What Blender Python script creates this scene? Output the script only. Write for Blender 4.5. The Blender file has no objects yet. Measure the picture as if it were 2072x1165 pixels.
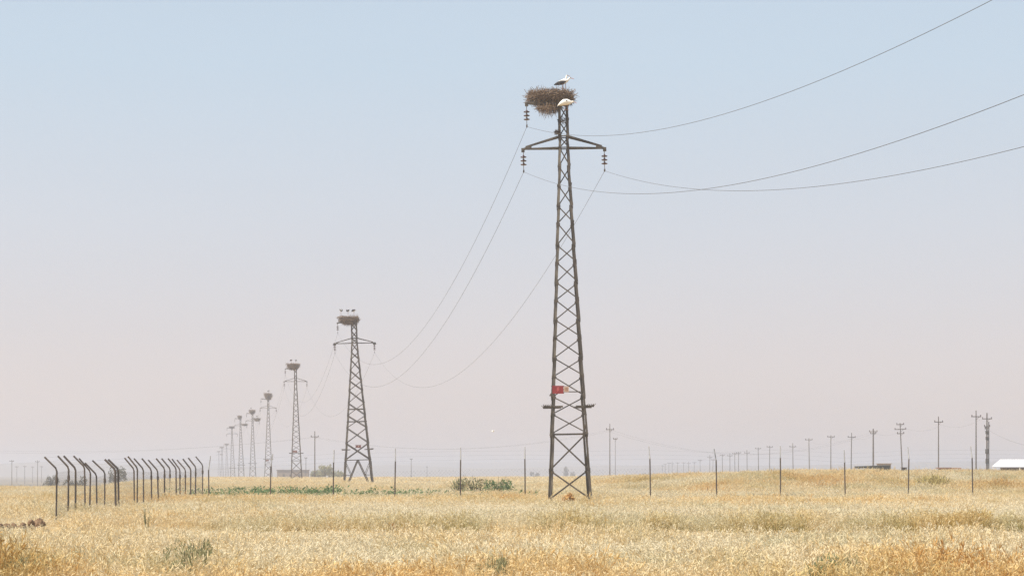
import bpy, math, random
import numpy as np
from mathutils import Vector, Matrix
random.seed(7); rng = np.random.default_rng(7)
scene = bpy.context.scene
COL = scene.collection

# ------------------------------------------------------------------ camera, sky, sun, exposure
EYE = 1.8                       # camera height (m)
FPX = 4000.0                    # focal length in photo pixels (photo is 2072 wide)
cam_data = bpy.data.cameras.new('camera'); cam = bpy.data.objects.new('camera', cam_data); COL.objects.link(cam)
cam.location = (0, 0, EYE); cam.rotation_euler = (math.radians(90), 0, 0)
cam_data.sensor_width = 36; cam_data.lens = FPX / 2072 * 36; cam_data.shift_y = (955 - 582.5) / 2072
cam_data.clip_start = 0.5; cam_data.clip_end = 20000
scene.camera = cam

SUN_EL, SUN_AZ = 56.0, -118.0    # azimuth measured clockwise from +Y (the view direction): sun to the left, a little behind the camera
world = bpy.data.worlds.new('World'); scene.world = world; world.use_nodes = True
nt = world.node_tree; nt.nodes.clear()
wout = nt.nodes.new('ShaderNodeOutputWorld'); bg = nt.nodes.new('ShaderNodeBackground'); bg.inputs['Strength'].default_value = 0.1
sky = nt.nodes.new('ShaderNodeTexSky'); sky.sky_type = 'NISHITA'; sky.sun_disc = False
sky.sun_elevation = math.radians(SUN_EL); sky.sun_rotation = math.radians(SUN_AZ)
sky.altitude = 300; sky.air_density = 1.0; sky.dust_density = 2.0; sky.ozone_density = 1.0
# a hot, dusty sky: the dust hides the blue most near the horizon, the same all round
tc = nt.nodes.new('ShaderNodeTexCoord'); sep = nt.nodes.new('ShaderNodeSeparateXYZ'); nt.links.new(tc.outputs['Generated'], sep.inputs[0])
ramp = nt.nodes.new('ShaderNodeValToRGB'); nt.links.new(sep.outputs['Z'], ramp.inputs[0])
cr = ramp.color_ramp; cr.interpolation = 'B_SPLINE'
cr.elements[0].position = 0.0; cr.elements[0].color = (0.98, 0.98, 0.98, 1)
cr.elements[1].position = 1.0; cr.elements[1].color = (0.45, 0.45, 0.45, 1)
dustcol = nt.nodes.new('ShaderNodeValToRGB'); nt.links.new(sep.outputs['Z'], dustcol.inputs[0]); dr = dustcol.color_ramp
for i, (p, c) in enumerate([(0.0, (.580, .505, .490)), (.06, (.578, .535, .548)), (.12, (.545, .560, .605)), (.20, (.495, .580, .660)), (.5, (.42, .53, .66)), (1.0, (.34, .47, .64))]):
    e = dr.elements[i] if i < 2 else dr.elements.new(p)
    e.position = p; e.color = (*c, 1)
gain = nt.nodes.new('ShaderNodeVectorMath'); gain.operation = 'SCALE'; gain.inputs['Scale'].default_value = 10.0
nt.links.new(dustcol.outputs[0], gain.inputs[0])
smap = nt.nodes.new('ShaderNodeMapping'); smap.inputs['Scale'].default_value = (1, 1, 5); nt.links.new(tc.outputs['Generated'], smap.inputs['Vector'])
sno = nt.nodes.new('ShaderNodeTexNoise'); sno.inputs['Scale'].default_value = 3.5; sno.inputs['Detail'].default_value = 4; nt.links.new(smap.outputs[0], sno.inputs['Vector'])
smr = nt.nodes.new('ShaderNodeMapRange'); smr.inputs['To Min'].default_value = 9.72; smr.inputs['To Max'].default_value = 10.28; nt.links.new(sno.outputs['Fac'], smr.inputs['Value']); nt.links.new(smr.outputs[0], gain.inputs['Scale'])
mixw = nt.nodes.new('ShaderNodeMix'); mixw.data_type = 'RGBA'
nt.links.new(ramp.outputs[0], mixw.inputs['Factor']); nt.links.new(sky.outputs[0], mixw.inputs['A']); nt.links.new(gain.outputs[0], mixw.inputs['B'])
nt.links.new(mixw.outputs['Result'], bg.inputs['Color']); nt.links.new(bg.outputs[0], wout.inputs[0])

sun_d = bpy.data.lights.new('sun', 'SUN'); sun_d.energy = 5.0; sun_d.angle = math.radians(0.6); sun_d.color = (1.0, 0.95, 0.87)
sun = bpy.data.objects.new('sun', sun_d); COL.objects.link(sun)
az, el = math.radians(SUN_AZ), math.radians(SUN_EL)
sdir = Vector((math.sin(az) * math.cos(el), math.cos(az) * math.cos(el), math.sin(el)))
sun.rotation_euler = sdir.to_track_quat('Z', 'Y').to_euler(); sun.location = (0, 0, 18)

vs = scene.view_settings; vs.view_transform = 'Standard'; vs.look = 'None'; vs.exposure = 0.36; vs.gamma = 1.0; vs.use_curve_mapping = False
scene.render.engine = 'CYCLES'; scene.cycles.use_denoising = True; scene.cycles.denoiser = 'OPENIMAGEDENOISE'; scene.cycles.denoising_input_passes = 'RGB_ALBEDO_NORMAL'; scene.cycles.denoising_prefilter = 'NONE'
scene.cycles.max_bounces = 6; scene.cycles.volume_bounces = 1; scene.cycles.transparent_max_bounces = 8; scene.cycles.sample_clamp_indirect = 6

# ------------------------------------------------------------------ helpers
def vnoise(x, y, seed=0):
    """smooth value noise, vectorised, 0..1"""
    x = np.asarray(x, float); y = np.asarray(y, float)
    xi = np.floor(x).astype(np.int64); yi = np.floor(y).astype(np.int64); fx = x - xi; fy = y - yi
    fx = fx * fx * (3 - 2 * fx); fy = fy * fy * (3 - 2 * fy)
    def h(a, b):
        n = (a * 374761393 + b * 668265263 + seed * 1442695041) & 0xffffffff
        n = ((n ^ (n >> 13)) * 1274126177) & 0xffffffff
        return ((n ^ (n >> 16)) & 0xffff) / 65535.0
    return (h(xi, yi) * (1 - fx) + h(xi + 1, yi) * fx) * (1 - fy) + (h(xi, yi + 1) * (1 - fx) + h(xi + 1, yi + 1) * fx) * fy
def fbm(x, y, seed=0): return 0.55 * vnoise(x, y, seed) + 0.3 * vnoise(x * 2.1 + 7, y * 2.1 + 3, seed + 1) + 0.15 * vnoise(x * 4.3 + 1, y * 4.3 + 9, seed + 2)
def sm(t): t = np.clip(t, 0, 1); return t * t * (3 - 2 * t)
def ground_z(x, y):
    x = np.asarray(x, float); y = np.asarray(y, float)
    u = x / np.maximum(y, 40)
    z = 0.18 * sm((y - 60) / 45) + 0.10 * (fbm(x / 9, y / 9, 3) - .5) + 0.25 * (vnoise(x / 40, y / 40, 5) - .5) * sm((y - 60) / 60)
    z = z - .16 * np.exp(-((x + 15.6) / 2.2) ** 2 - ((y - 67) / 5.0) ** 2)
    dstart = 130 + 295 * sm((u + .215) / .07)
    z = z - 3.4 * sm((y - dstart) / (330 + 270 * sm((u + .215) / .07)))
    bank = sm((u + .01) / .17) * sm((y - 108) / 50) * (1 - sm((y - 320) / 250))
    z = z + (1.08 + 0.18 * (vnoise(x / 9, y / 25, 8) - .5)) * bank
    return z
def gz(x, y): return float(ground_z(x, y))
def at(px, py, Y): return Vector(((px - 1036) * Y / FPX, Y, EYE - (py - 955) * Y / FPX))   # the place a photo pixel shows at distance Y

class MB:
    def __init__(s): s.v = []; s.f = []
    def add(s, vs, fs):
        o = len(s.v); s.v.extend([tuple(a) for a in vs]); s.f.extend([tuple(o + i for i in f) for f in fs])
    def box(s, c, d, M=None):
        c = Vector(c); h = Vector(d) / 2
        P = [Vector((sx * h.x, sy * h.y, sz * h.z)) for sx in (-1, 1) for sy in (-1, 1) for sz in (-1, 1)]
        if M is not None: P = [M @ p for p in P]
        s.add([p + c for p in P], [(0, 1, 3, 2), (4, 6, 7, 5), (0, 4, 5, 1), (2, 3, 7, 6), (0, 2, 6, 4), (1, 5, 7, 3)])
    def prof(s, p, q, pts, up=(0, 0, 1)):
        """straight extrusion of a profile (list of (a,b)) from p to q"""
        p = Vector(p); q = Vector(q); d = (q - p).normalized(); up = Vector(up)
        a = d.cross(up)
        if a.length < 1e-4: a = d.cross(Vector((0, 1, 0)))
        a.normalize(); b = a.cross(d); n = len(pts)
        vs = [p + a * x + b * y for x, y in pts] + [q + a * x + b * y for x, y in pts]
        s.add(vs, [(i, (i + 1) % n, n + (i + 1) % n, n + i) for i in range(n)] + [tuple(range(n))[::-1], tuple(range(n, 2 * n))])
    def bar(s, p, q, w, h=None, up=(0, 0, 1)):
        h = h or w; s.prof(p, q, [(-w / 2, -h / 2), (w / 2, -h / 2), (w / 2, h / 2), (-w / 2, h / 2)], up)
    def tube(s, P, R, n=6, cap=True):
        P = [Vector(p) for p in P]
        if not hasattr(R, '__len__'): R = [R] * len(P)
        vs = []; fs = []
        for i, p in enumerate(P):
            d = (P[min(i + 1, len(P) - 1)] - P[max(i - 1, 0)]).normalized()
            a = d.cross(Vector((0, 0, 1)))
            if a.length < 1e-3: a = d.cross(Vector((0, 1, 0)))
            a.normalize(); b = a.cross(d)
            for k in range(n):
                t = 2 * math.pi * k / n; vs.append(p + (a * math.cos(t) + b * math.sin(t)) * R[i])
        for i in range(len(P) - 1):
            for k in range(n): fs.append((i * n + k, i * n + (k + 1) % n, (i + 1) * n + (k + 1) % n, (i + 1) * n + k))
        if cap: fs.append(tuple(range(n))[::-1]); fs.append(tuple((len(P) - 1) * n + k for k in range(n)))
        s.add(vs, fs)
    def loft(s, rings, n=10):
        """rings: (x, y, z, ry, rz) ellipses standing across the path in the XZ plane"""
        vs = []; fs = []
        for i, (x, y, z, ry, rz) in enumerate(rings):
            a = rings[max(i - 1, 0)]; b = rings[min(i + 1, len(rings) - 1)]
            d = Vector((b[0] - a[0], 0, b[2] - a[2])).normalized(); nrm = Vector((-d.z, 0, d.x))
            for k in range(n):
                t = 2 * math.pi * k / n
                vs.append(Vector((x, y, z)) + Vector((0, 1, 0)) * (ry * math.cos(t)) + nrm * (rz * math.sin(t)))
        for i in range(len(rings) - 1):
            for k in range(n): fs.append((i * n + k, i * n + (k + 1) % n, (i + 1) * n + (k + 1) % n, (i + 1) * n + k))
        fs.append(tuple(range(n))[::-1]); fs.append(tuple((len(rings) - 1) * n + k for k in range(n)))
        s.add(vs, fs)
    def lathe(s, c, prof, n=14):
        c = Vector(c); vs = []; fs = []
        for r, z in prof:
            for k in range(n): t = 2 * math.pi * k / n; vs.append(c + Vector((r * math.cos(t), r * math.sin(t), z)))
        for i in range(len(prof) - 1):
            for k in range(n): fs.append((i * n + k, i * n + (k + 1) % n, (i + 1) * n + (k + 1) % n, (i + 1) * n + k))
        fs.append(tuple(range(n))[::-1]); fs.append(tuple((len(prof) - 1) * n + k for k in range(n)))
        s.add(vs, fs)
    def mesh(s, name, mat, smooth=False):
        me = bpy.data.meshes.new(name); me.from_pydata(s.v, [], s.f); me.update()
        if mat: me.materials.append(mat)
        if smooth: me.polygons.foreach_set('use_smooth', [True] * len(me.polygons))
        return me
    def build(s, name, mat, parent=None, smooth=False):
        return link(name, s.mesh(name, mat, smooth), parent)
def link(name, me, parent=None):
    o = bpy.data.objects.new(name, me); COL.objects.link(o)
    if parent is not None: o.parent = parent
    return o
def tag(o, label=None, cat=None, group=None, kind=None):
    if label: o['label'] = label
    if cat: o['category'] = cat
    if group: o['group'] = group
    if kind: o['kind'] = kind
    return o
def empty(name, loc, rz=0.0, label=None, cat=None, group=None):
    o = bpy.data.objects.new(name, None); COL.objects.link(o); o.empty_display_size = .2
    o.location = loc; o.rotation_euler = (0, 0, rz); return tag(o, label, cat, group)
def copy_tree(o, parent=None):
    c = o.copy(); COL.objects.link(c)
    if parent is not None: c.parent = parent
    for ch in list(o.children): copy_tree(ch, c)
    return c
def np_mesh(name, V, F, mat, attrs=None):
    me = bpy.data.meshes.new(name); V = np.asarray(V, np.float32); F = np.asarray(F, np.int32)
    me.vertices.add(len(V)); me.vertices.foreach_set('co', V.ravel())
    k = F.shape[1]; me.loops.add(F.size); me.loops.foreach_set('vertex_index', F.ravel())
    me.polygons.add(len(F)); me.polygons.foreach_set('loop_start', np.arange(0, F.size, k, dtype=np.int32))
    for nme, a in (attrs or {}).items():
        at_ = me.attributes.new(nme, 'FLOAT', 'POINT'); at_.data.foreach_set('value', np.asarray(a, np.float32))
    me.update(calc_edges=True)
    if mat: me.materials.append(mat)
    return me

# ------------------------------------------------------------------ materials
def mat(name, col, rough=.8, metal=0.0, var=None, scale=6.0, bump=0.0, spec=.3):
    m = bpy.data.materials.new(name); m.use_nodes = True; n = m.node_tree; b = n.nodes['Principled BSDF']
    b.inputs['Roughness'].default_value = rough; b.inputs['Metallic'].default_value = metal; b.inputs['Specular IOR Level'].default_value = spec
    if var is None: b.inputs['Base Color'].default_value = (*col, 1)
    else:
        t = n.nodes.new('ShaderNodeTexCoord'); no = n.nodes.new('ShaderNodeTexNoise'); no.inputs['Scale'].default_value = scale; no.inputs['Detail'].default_value = 5
        r = n.nodes.new('ShaderNodeValToRGB'); r.color_ramp.elements[0].position = .35; r.color_ramp.elements[1].position = .65
        r.color_ramp.elements[0].color = (*col, 1); r.color_ramp.elements[1].color = (*var, 1)
        n.links.new(t.outputs['Object'], no.inputs['Vector']); n.links.new(no.outputs['Fac'], r.inputs[0]); n.links.new(r.outputs[0], b.inputs['Base Color'])
        if bump:
            bp = n.nodes.new('ShaderNodeBump'); bp.inputs['Strength'].default_value = bump; n.links.new(no.outputs['Fac'], bp.inputs['Height']); n.links.new(bp.outputs[0], b.inputs['Normal'])
    return m
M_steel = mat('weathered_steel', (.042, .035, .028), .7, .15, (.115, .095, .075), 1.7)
M_steel_light = mat('sunlit_leg_and_plate_steel', (.17, .145, .11), .65, .2, (.065, .055, .045), 1.9)  # paler steel: sunlit tone for the left legs, also used on end plates
M_pipe = mat('rusty_pipe', (.06, .05, .045), .7, .2, (.13, .10, .08), 2.0)
M_arm = mat('sunlit_arm_pipe', (.20, .19, .175), .6, .2, (.30, .285, .26), 5)  # pipe coloured paler, sunlight on the tilted arms put into the tone
M_wire = mat('wire', (.12, .115, .11), .5, .5)
M_porc = mat('brown_porcelain', (.055, .022, .022), .25, 0, spec=.6)
M_cap = mat('insulator_cap', (.25, .23, .21), .5, .6)
M_twig = mat('twigs', (.07, .042, .03), .9, 0, (.36, .255, .17), 16)
M_core = mat('nest_core', (.06, .04, .03), .95, 0, (.12, .085, .06), 5)
M_white = mat('white_plumage', (.80, .75, .66), .9, 0, (.86, .82, .76), 5)
M_black = mat('black_plumage', (.022, .020, .022), .7, 0, (.04, .035, .035), 9)
M_bill = mat('orange_red_bill', (.45, .12, .05), .5)
M_leg = mat('pale_red_leg', (.40, .22, .17), .7)
M_red = mat('red_enamel', (.22, .022, .027), .55, 0, (.30, .04, .04), 5)
M_red_old = mat('faded_dark_red', (.13, .045, .045), .7, 0, (.20, .07, .065), 6)
M_red2 = mat('light_red_paint', (.48, .10, .10), .5)
M_pale = mat('pale_enamel', (.55, .38, .29), .6, 0, (.55, .40, .30), 7)
M_rustp = mat('brown_paint', (.28, .14, .09), .6)
M_pole = mat('pole_wood', (.07, .06, .05), .85, 0, (.12, .10, .085), 1.5)
M_dark = mat('dark_equipment', (.05, .05, .05), .6)
M_tent = mat('white_sheeting', (.80, .79, .76), .7, 0, (.74, .73, .70), .8)
M_wall = mat('mud_render', (.33, .25, .18), .95, 0, (.25, .19, .145), 1.0)
M_soil = mat('dry_clods', (.12, .066, .036), .95, 0, (.28, .18, .10), 8)
M_tarp = mat('dark_netting', (.035, .04, .035), .9, 0, (.06, .06, .05), 3)
M_bark = mat('bark', (.10, .08, .06), .9)

def leaf_mat(name, c1, c2, trans=.3):
    m = bpy.data.materials.new(name); m.use_nodes = True; n = m.node_tree; b = n.nodes['Principled BSDF']; out = n.nodes['Material Output']
    b.inputs['Roughness'].default_value = .75; b.inputs['Specular IOR Level'].default_value = .2
    a = n.nodes.new('ShaderNodeAttribute'); a.attribute_name = 'rnd'
    mx = n.nodes.new('ShaderNodeMix'); mx.data_type = 'RGBA'; mx.inputs['A'].default_value = (*c1, 1); mx.inputs['B'].default_value = (*c2, 1)
    n.links.new(a.outputs['Fac'], mx.inputs['Factor']); n.links.new(mx.outputs['Result'], b.inputs['Base Color'])
    tr = n.nodes.new('ShaderNodeBsdfTranslucent'); n.links.new(mx.outputs['Result'], tr.inputs['Color'])
    ms = n.nodes.new('ShaderNodeMixShader'); ms.inputs[0].default_value = trans
    n.links.new(b.outputs[0], ms.inputs[1]); n.links.new(tr.outputs[0], ms.inputs[2]); n.links.new(ms.outputs[0], out.inputs[0])
    return m
M_leaf = leaf_mat('grey_green_leaves', (.18, .19, .09), (.42, .38, .20))
M_green = leaf_mat('green_leaves', (.085, .155, .055), (.20, .26, .11))
M_tree = leaf_mat('dark_tree_leaves', (.05, .06, .04), (.09, .095, .06))
M_olive = leaf_mat('olive_stalks', (.36, .29, .10), (.56, .45, .20))
M_brownweed = leaf_mat('brown_stalks', (.46, .24, .075), (.64, .40, .15))

# dry grass: straw colour varies per clump (point attribute of the instancer) and from the stem foot to the seed head
def grass_material():
    m = bpy.data.materials.new('dry_straw'); m.use_nodes = True; n = m.node_tree; b = n.nodes['Principled BSDF']; out = n.nodes['Material Output']
    b.inputs['Roughness'].default_value = .7; b.inputs['Specular IOR Level'].default_value = .25
    def attr(nm, typ): a = n.nodes.new('ShaderNodeAttribute'); a.attribute_name = nm; a.attribute_type = typ; return a.outputs['Fac']
    tint, green, h, rnd = attr('tint', 'INSTANCER'), attr('green', 'INSTANCER'), attr('h', 'GEOMETRY'), attr('rnd', 'GEOMETRY')
    def math_(op, a, bb, clamp=False):
        k = n.nodes.new('ShaderNodeMath'); k.operation = op; k.use_clamp = clamp
        for i, v in enumerate((a, bb)):
            if isinstance(v, (int, float)): k.inputs[i].default_value = v
            else: n.links.new(v, k.inputs[i])
        return k.outputs[0]
    # tint rises towards the foot (older, redder stems), falls at the seed heads
    t = math_('ADD', math_('ADD', tint, math_('MULTIPLY', math_('SUBTRACT', rnd, .5), .25)), math_('MULTIPLY', math_('SUBTRACT', .6, h), .35), True)
    r = n.nodes.new('ShaderNodeValToRGB'); n.links.new(t, r.inputs[0]); e = r.color_ramp.elements
    e[0].position = 0; e[0].color = (.73, .635, .44, 1); e[1].position = 1; e[1].color = (.46, .22, .06, 1)
    for p, c in ((.3, (.74, .59, .335)), (.55, (.71, .51, .225)), (.78, (.58, .335, .105))):
        q = e.new(p); q.color = (*c, 1)
    g = n.nodes.new('ShaderNodeMix'); g.data_type = 'RGBA'; g.inputs['B'].default_value = (.29, .265, .065, 1)
    gm = math_('MULTIPLY', green, math_('SUBTRACT', 1.05, math_('MULTIPLY', h, .75)), True)
    n.links.new(gm, g.inputs['Factor']); n.links.new(r.outputs[0], g.inputs['A']); n.links.new(g.outputs['Result'], b.inputs['Base Color'])
    tr = n.nodes.new('ShaderNodeBsdfTranslucent'); n.links.new(g.outputs['Result'], tr.inputs['Color'])
    ms = n.nodes.new('ShaderNodeMixShader'); ms.inputs[0].default_value = .3
    n.links.new(b.outputs[0], ms.inputs[1]); n.links.new(tr.outputs[0], ms.inputs[2]); n.links.new(ms.outputs[0], out.inputs[0])
    return m
M_grass = grass_material()
def ground_material():
    m = bpy.data.materials.new('straw_covered_soil'); m.use_nodes = True; n = m.node_tree; b = n.nodes['Principled BSDF']
    b.inputs['Roughness'].default_value = .95; b.inputs['Specular IOR Level'].default_value = .1
    t = n.nodes.new('ShaderNodeTexCoord')
    def noise(s, d): k = n.nodes.new('ShaderNodeTexNoise'); k.inputs['Scale'].default_value = s; k.inputs['Detail'].default_value = d; n.links.new(t.outputs['Object'], k.inputs['Vector']); return k.outputs['Fac']
    r = n.nodes.new('ShaderNodeValToRGB'); n.links.new(noise(.035, 8), r.inputs[0]); e = r.color_ramp.elements
    e[0].position = .3; e[0].color = (.44, .31, .145, 1); e[1].position = .7; e[1].color = (.58, .45, .25, 1)
    r2 = n.nodes.new('ShaderNodeValToRGB'); n.links.new(noise(4.0, 6), r2.inputs[0]); e = r2.color_ramp.elements
    e[0].position = .3; e[0].color = (.55, .5, .45, 1); e[1].position = .6; e[1].color = (1, 1, 1, 1)
    mx = n.nodes.new('ShaderNodeMix'); mx.data_type = 'RGBA'; mx.blend_type = 'MULTIPLY'; mx.inputs['Factor'].default_value = .7
    n.links.new(r.outputs[0], mx.inputs['A']); n.links.new(r2.outputs[0], mx.inputs['B']); sp = n.nodes.new('ShaderNodeSeparateXYZ'); n.links.new(t.outputs['Object'], sp.inputs[0])
    mr = n.nodes.new('ShaderNodeMapRange'); mr.inputs['From Min'].default_value = 380; mr.inputs['From Max'].default_value = 620; n.links.new(sp.outputs['Y'], mr.inputs['Value'])
    fal = n.nodes.new('ShaderNodeValToRGB'); n.links.new(noise(.006, 3), fal.inputs[0]); e = fal.color_ramp.elements
    e[0].position = .4; e[0].color = (.13, .115, .09, 1); e[1].position = .62; e[1].color = (.24, .195, .13, 1)
    m2 = n.nodes.new('ShaderNodeMix'); m2.data_type = 'RGBA'; n.links.new(mr.outputs[0], m2.inputs['Factor']); n.links.new(mx.outputs['Result'], m2.inputs['A']); n.links.new(fal.outputs[0], m2.inputs['B'])
    n.links.new(m2.outputs['Result'], b.inputs['Base Color'])
    return m
M_ground = ground_material()
M_hill = mat('dry_hillside', (.16, .14, .11), .95, 0, (.24, .20, .15), .004)

# ------------------------------------------------------------------ setting: ground, hills, haze
def axis(pts, far, n): return pts + [pts[-1] + (far - pts[-1]) * ((i + 1) / n) ** 2.2 for i in range(n)]
ys = [-400, -250, -150, -90, -50] + list(np.arange(-20, 200, 2.0)); ys = axis([float(a) for a in ys], 4700, 90)
xp = axis([float(a) for a in np.arange(0, 60, 1.5)], 4700, 60); xs = [-a for a in xp[:0:-1]] + xp
X, Yg = np.meshgrid(np.array(xs), np.array(ys)); Z = ground_z(X, Yg)
nx, ny = len(xs), len(ys); I = np.arange(nx * ny).reshape(ny, nx)
F = np.stack([I[:-1, :-1], I[:-1, 1:], I[1:, 1:], I[1:, :-1]], -1).reshape(-1, 4)
g = link('ground', np_mesh('ground', np.stack([X, Yg, Z], -1).reshape(-1, 3), F, M_ground)); tag(g, kind='structure')
g.data.polygons.foreach_set('use_smooth', [True] * len(g.data.polygons))

def hills(name, Y, depth, base, amp, seed, w=1500):
    xs = np.linspace(-w, w, 160); ds = np.linspace(0, 1, 9)
    X, D = np.meshgrid(xs, ds); prof = np.sin(np.pi * D) ** .8
    H = base + amp * (fbm(X / 330 + seed, D * .7, seed) - .25) * 1.4
    Zh = -4.2 + (H + 4.2).clip(0) * prof
    V = np.stack([X, Y + D * depth, Zh], -1).reshape(-1, 3); I = np.arange(X.size).reshape(X.shape)
    F = np.stack([I[:-1, :-1], I[:-1, 1:], I[1:, 1:], I[1:, :-1]], -1).reshape(-1, 4)
    o = link(name, np_mesh(name, V, F, M_hill)); o.data.polygons.foreach_set('use_smooth', [True] * len(F)); tag(o, kind='structure')
hills('hills', 2500, 700, 6, 16, 11); hills('hills', 3500, 900, 13, 16, 23, 2000)

hz = MB(); hz.box((0, 2200, 10.25), (9800, 5600, 31.5))
M_haze = bpy.data.materials.new('haze'); M_haze.use_nodes = True; n = M_haze.node_tree; n.nodes.clear()
ho = n.nodes.new('ShaderNodeOutputMaterial'); pv = n.nodes.new('ShaderNodeVolumePrincipled')
pv.inputs['Color'].default_value = (.835, .825, .875, 1); pv.inputs['Density'].default_value = .00066; pv.inputs['Anisotropy'].default_value = .3
n.links.new(pv.outputs[0], ho.inputs['Volume'])
tag(hz.build('haze', M_haze), 'pale dusty haze hanging over the whole plain', 'haze', kind='stuff')

# ------------------------------------------------------------------ lattice pylons
def pylon_nodes1():
    ysn = [1012, 952, 878, 838, 803, 762, 725, 684, 648, 608, 572, 532, 497, 453, 418, 377, 338, 300, 277, 246, 212]
    return [EYE + (955 - y) / 40.0 for y in ysn]
N1 = pylon_nodes1(); ZT1 = N1[-1]
def hw1(z): return .235 if z > 18.1 else .235 + (18.1 - z) / 17.7 * .80
def corner(sx, sy, z, hw): return Vector((sx * hw(z), sy * hw(z), z))
FACES = [((-1, -1), (1, -1)), ((1, -1), (1, 1)), ((1, 1), (-1, 1)), ((-1, 1), (-1, -1))]
def leg_mesh(sx, sy, nodes, hw, w, step=2, splice=True):
    b = MB(); zs = [nodes[0] - .6] + list(nodes[1:]); t = .022
    cuts = zs[::step]
    if cuts[-1] != zs[-1]: cuts.append(zs[-1])
    for i in range(len(cuts) - 1):
        z0, z1 = cuts[i], cuts[i + 1] + (.12 if i < len(cuts) - 2 else 0)
        e0 = .030 if splice else 0.0
        p = corner(sx, sy, z0, hw) + Vector((sx * e0, sy * e0, 0)); q = corner(sx, sy, z1, hw) - Vector((sx * e0 * .4, sy * e0 * .4, 0)) * (1 if i < len(cuts) - 2 else 0)
        # L-angle with its heel outwards
        ring = [(0, 0), (-sx * w, 0), (-sx * w, -sy * t), (-sx * t, -sy * t), (-sx * t, -sy * w), (0, -sy * w)]
        vs = [p + Vector((a, c, 0)) for a, c in ring] + [q + Vector((a, c, 0)) for a, c in ring]
        b.add(vs, [(k, (k + 1) % 6, 6 + (k + 1) % 6, 6 + k) for k in range(6)] + [(0, 1, 2, 3), (0, 3, 4, 5), (6, 7, 8, 9), (6, 9, 10, 11)])
    return b
def brace(mb, p, q, w, out, off, gus=False):
    out = Vector(out); p = Vector(p) + out * off; q = Vector(q) + out * off
    mb.prof(p, q, [(-w / 2, 0), (w / 2, 0), (w / 2, .012), (-w / 2 + .012, .012), (-w / 2 + .012, w * .7), (-w / 2, w * .7)], up=-out)
    if gus:
        d = (q - p).normalized(); ax = Vector((1, 0, 0)) if abs(out.y) > .5 else Vector((0, 1, 0))
        for e, sg in ((p, 1), (q, -1)): mb.box(e + d * (.07 * sg) + out * .004, tuple(.15 if a else (.012 if abs(o_) > .5 else .13) for a, o_ in zip(ax, out)))
OUT = [(0, -1, 0), (1, 0, 0), (0, 1, 0), (-1, 0, 0)]

def disc_string(root, px, z, names=True, y=0.0, n_disc=3):
    """hanging insulator string whose top is at (px, y, z); returns the clamp position"""
    s = MB(); s.bar((px, y, z), (px, y, z - .20), .035); s.lathe((px, y, z - .72), [(.02, 0), (.03, .02), (.03, .50), (.02, .54)], 8)
    s.bar((px, y, z - .70), (px, y, z - .98), .03); o = s.build('insulator_string', M_cap, root)
    for k in range(n_disc):
        d = MB(); d.lathe((px, y, z - .29 - k * .19), [(.045, .09), (.055, .05), (.15, .02), (.155, -.012), (.11, -.03), (.05, -.035)], 14); d.build('disc', M_porc, o, True)
    c = MB(); c.box((px, y, z - .99), (.06, .26, .09)); c.bar((px, y - .12, z - 1.03), (px, y + .12, z - 1.03), .06); c.build('clamp', M_steel, o)
    return z - 1.03

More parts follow.
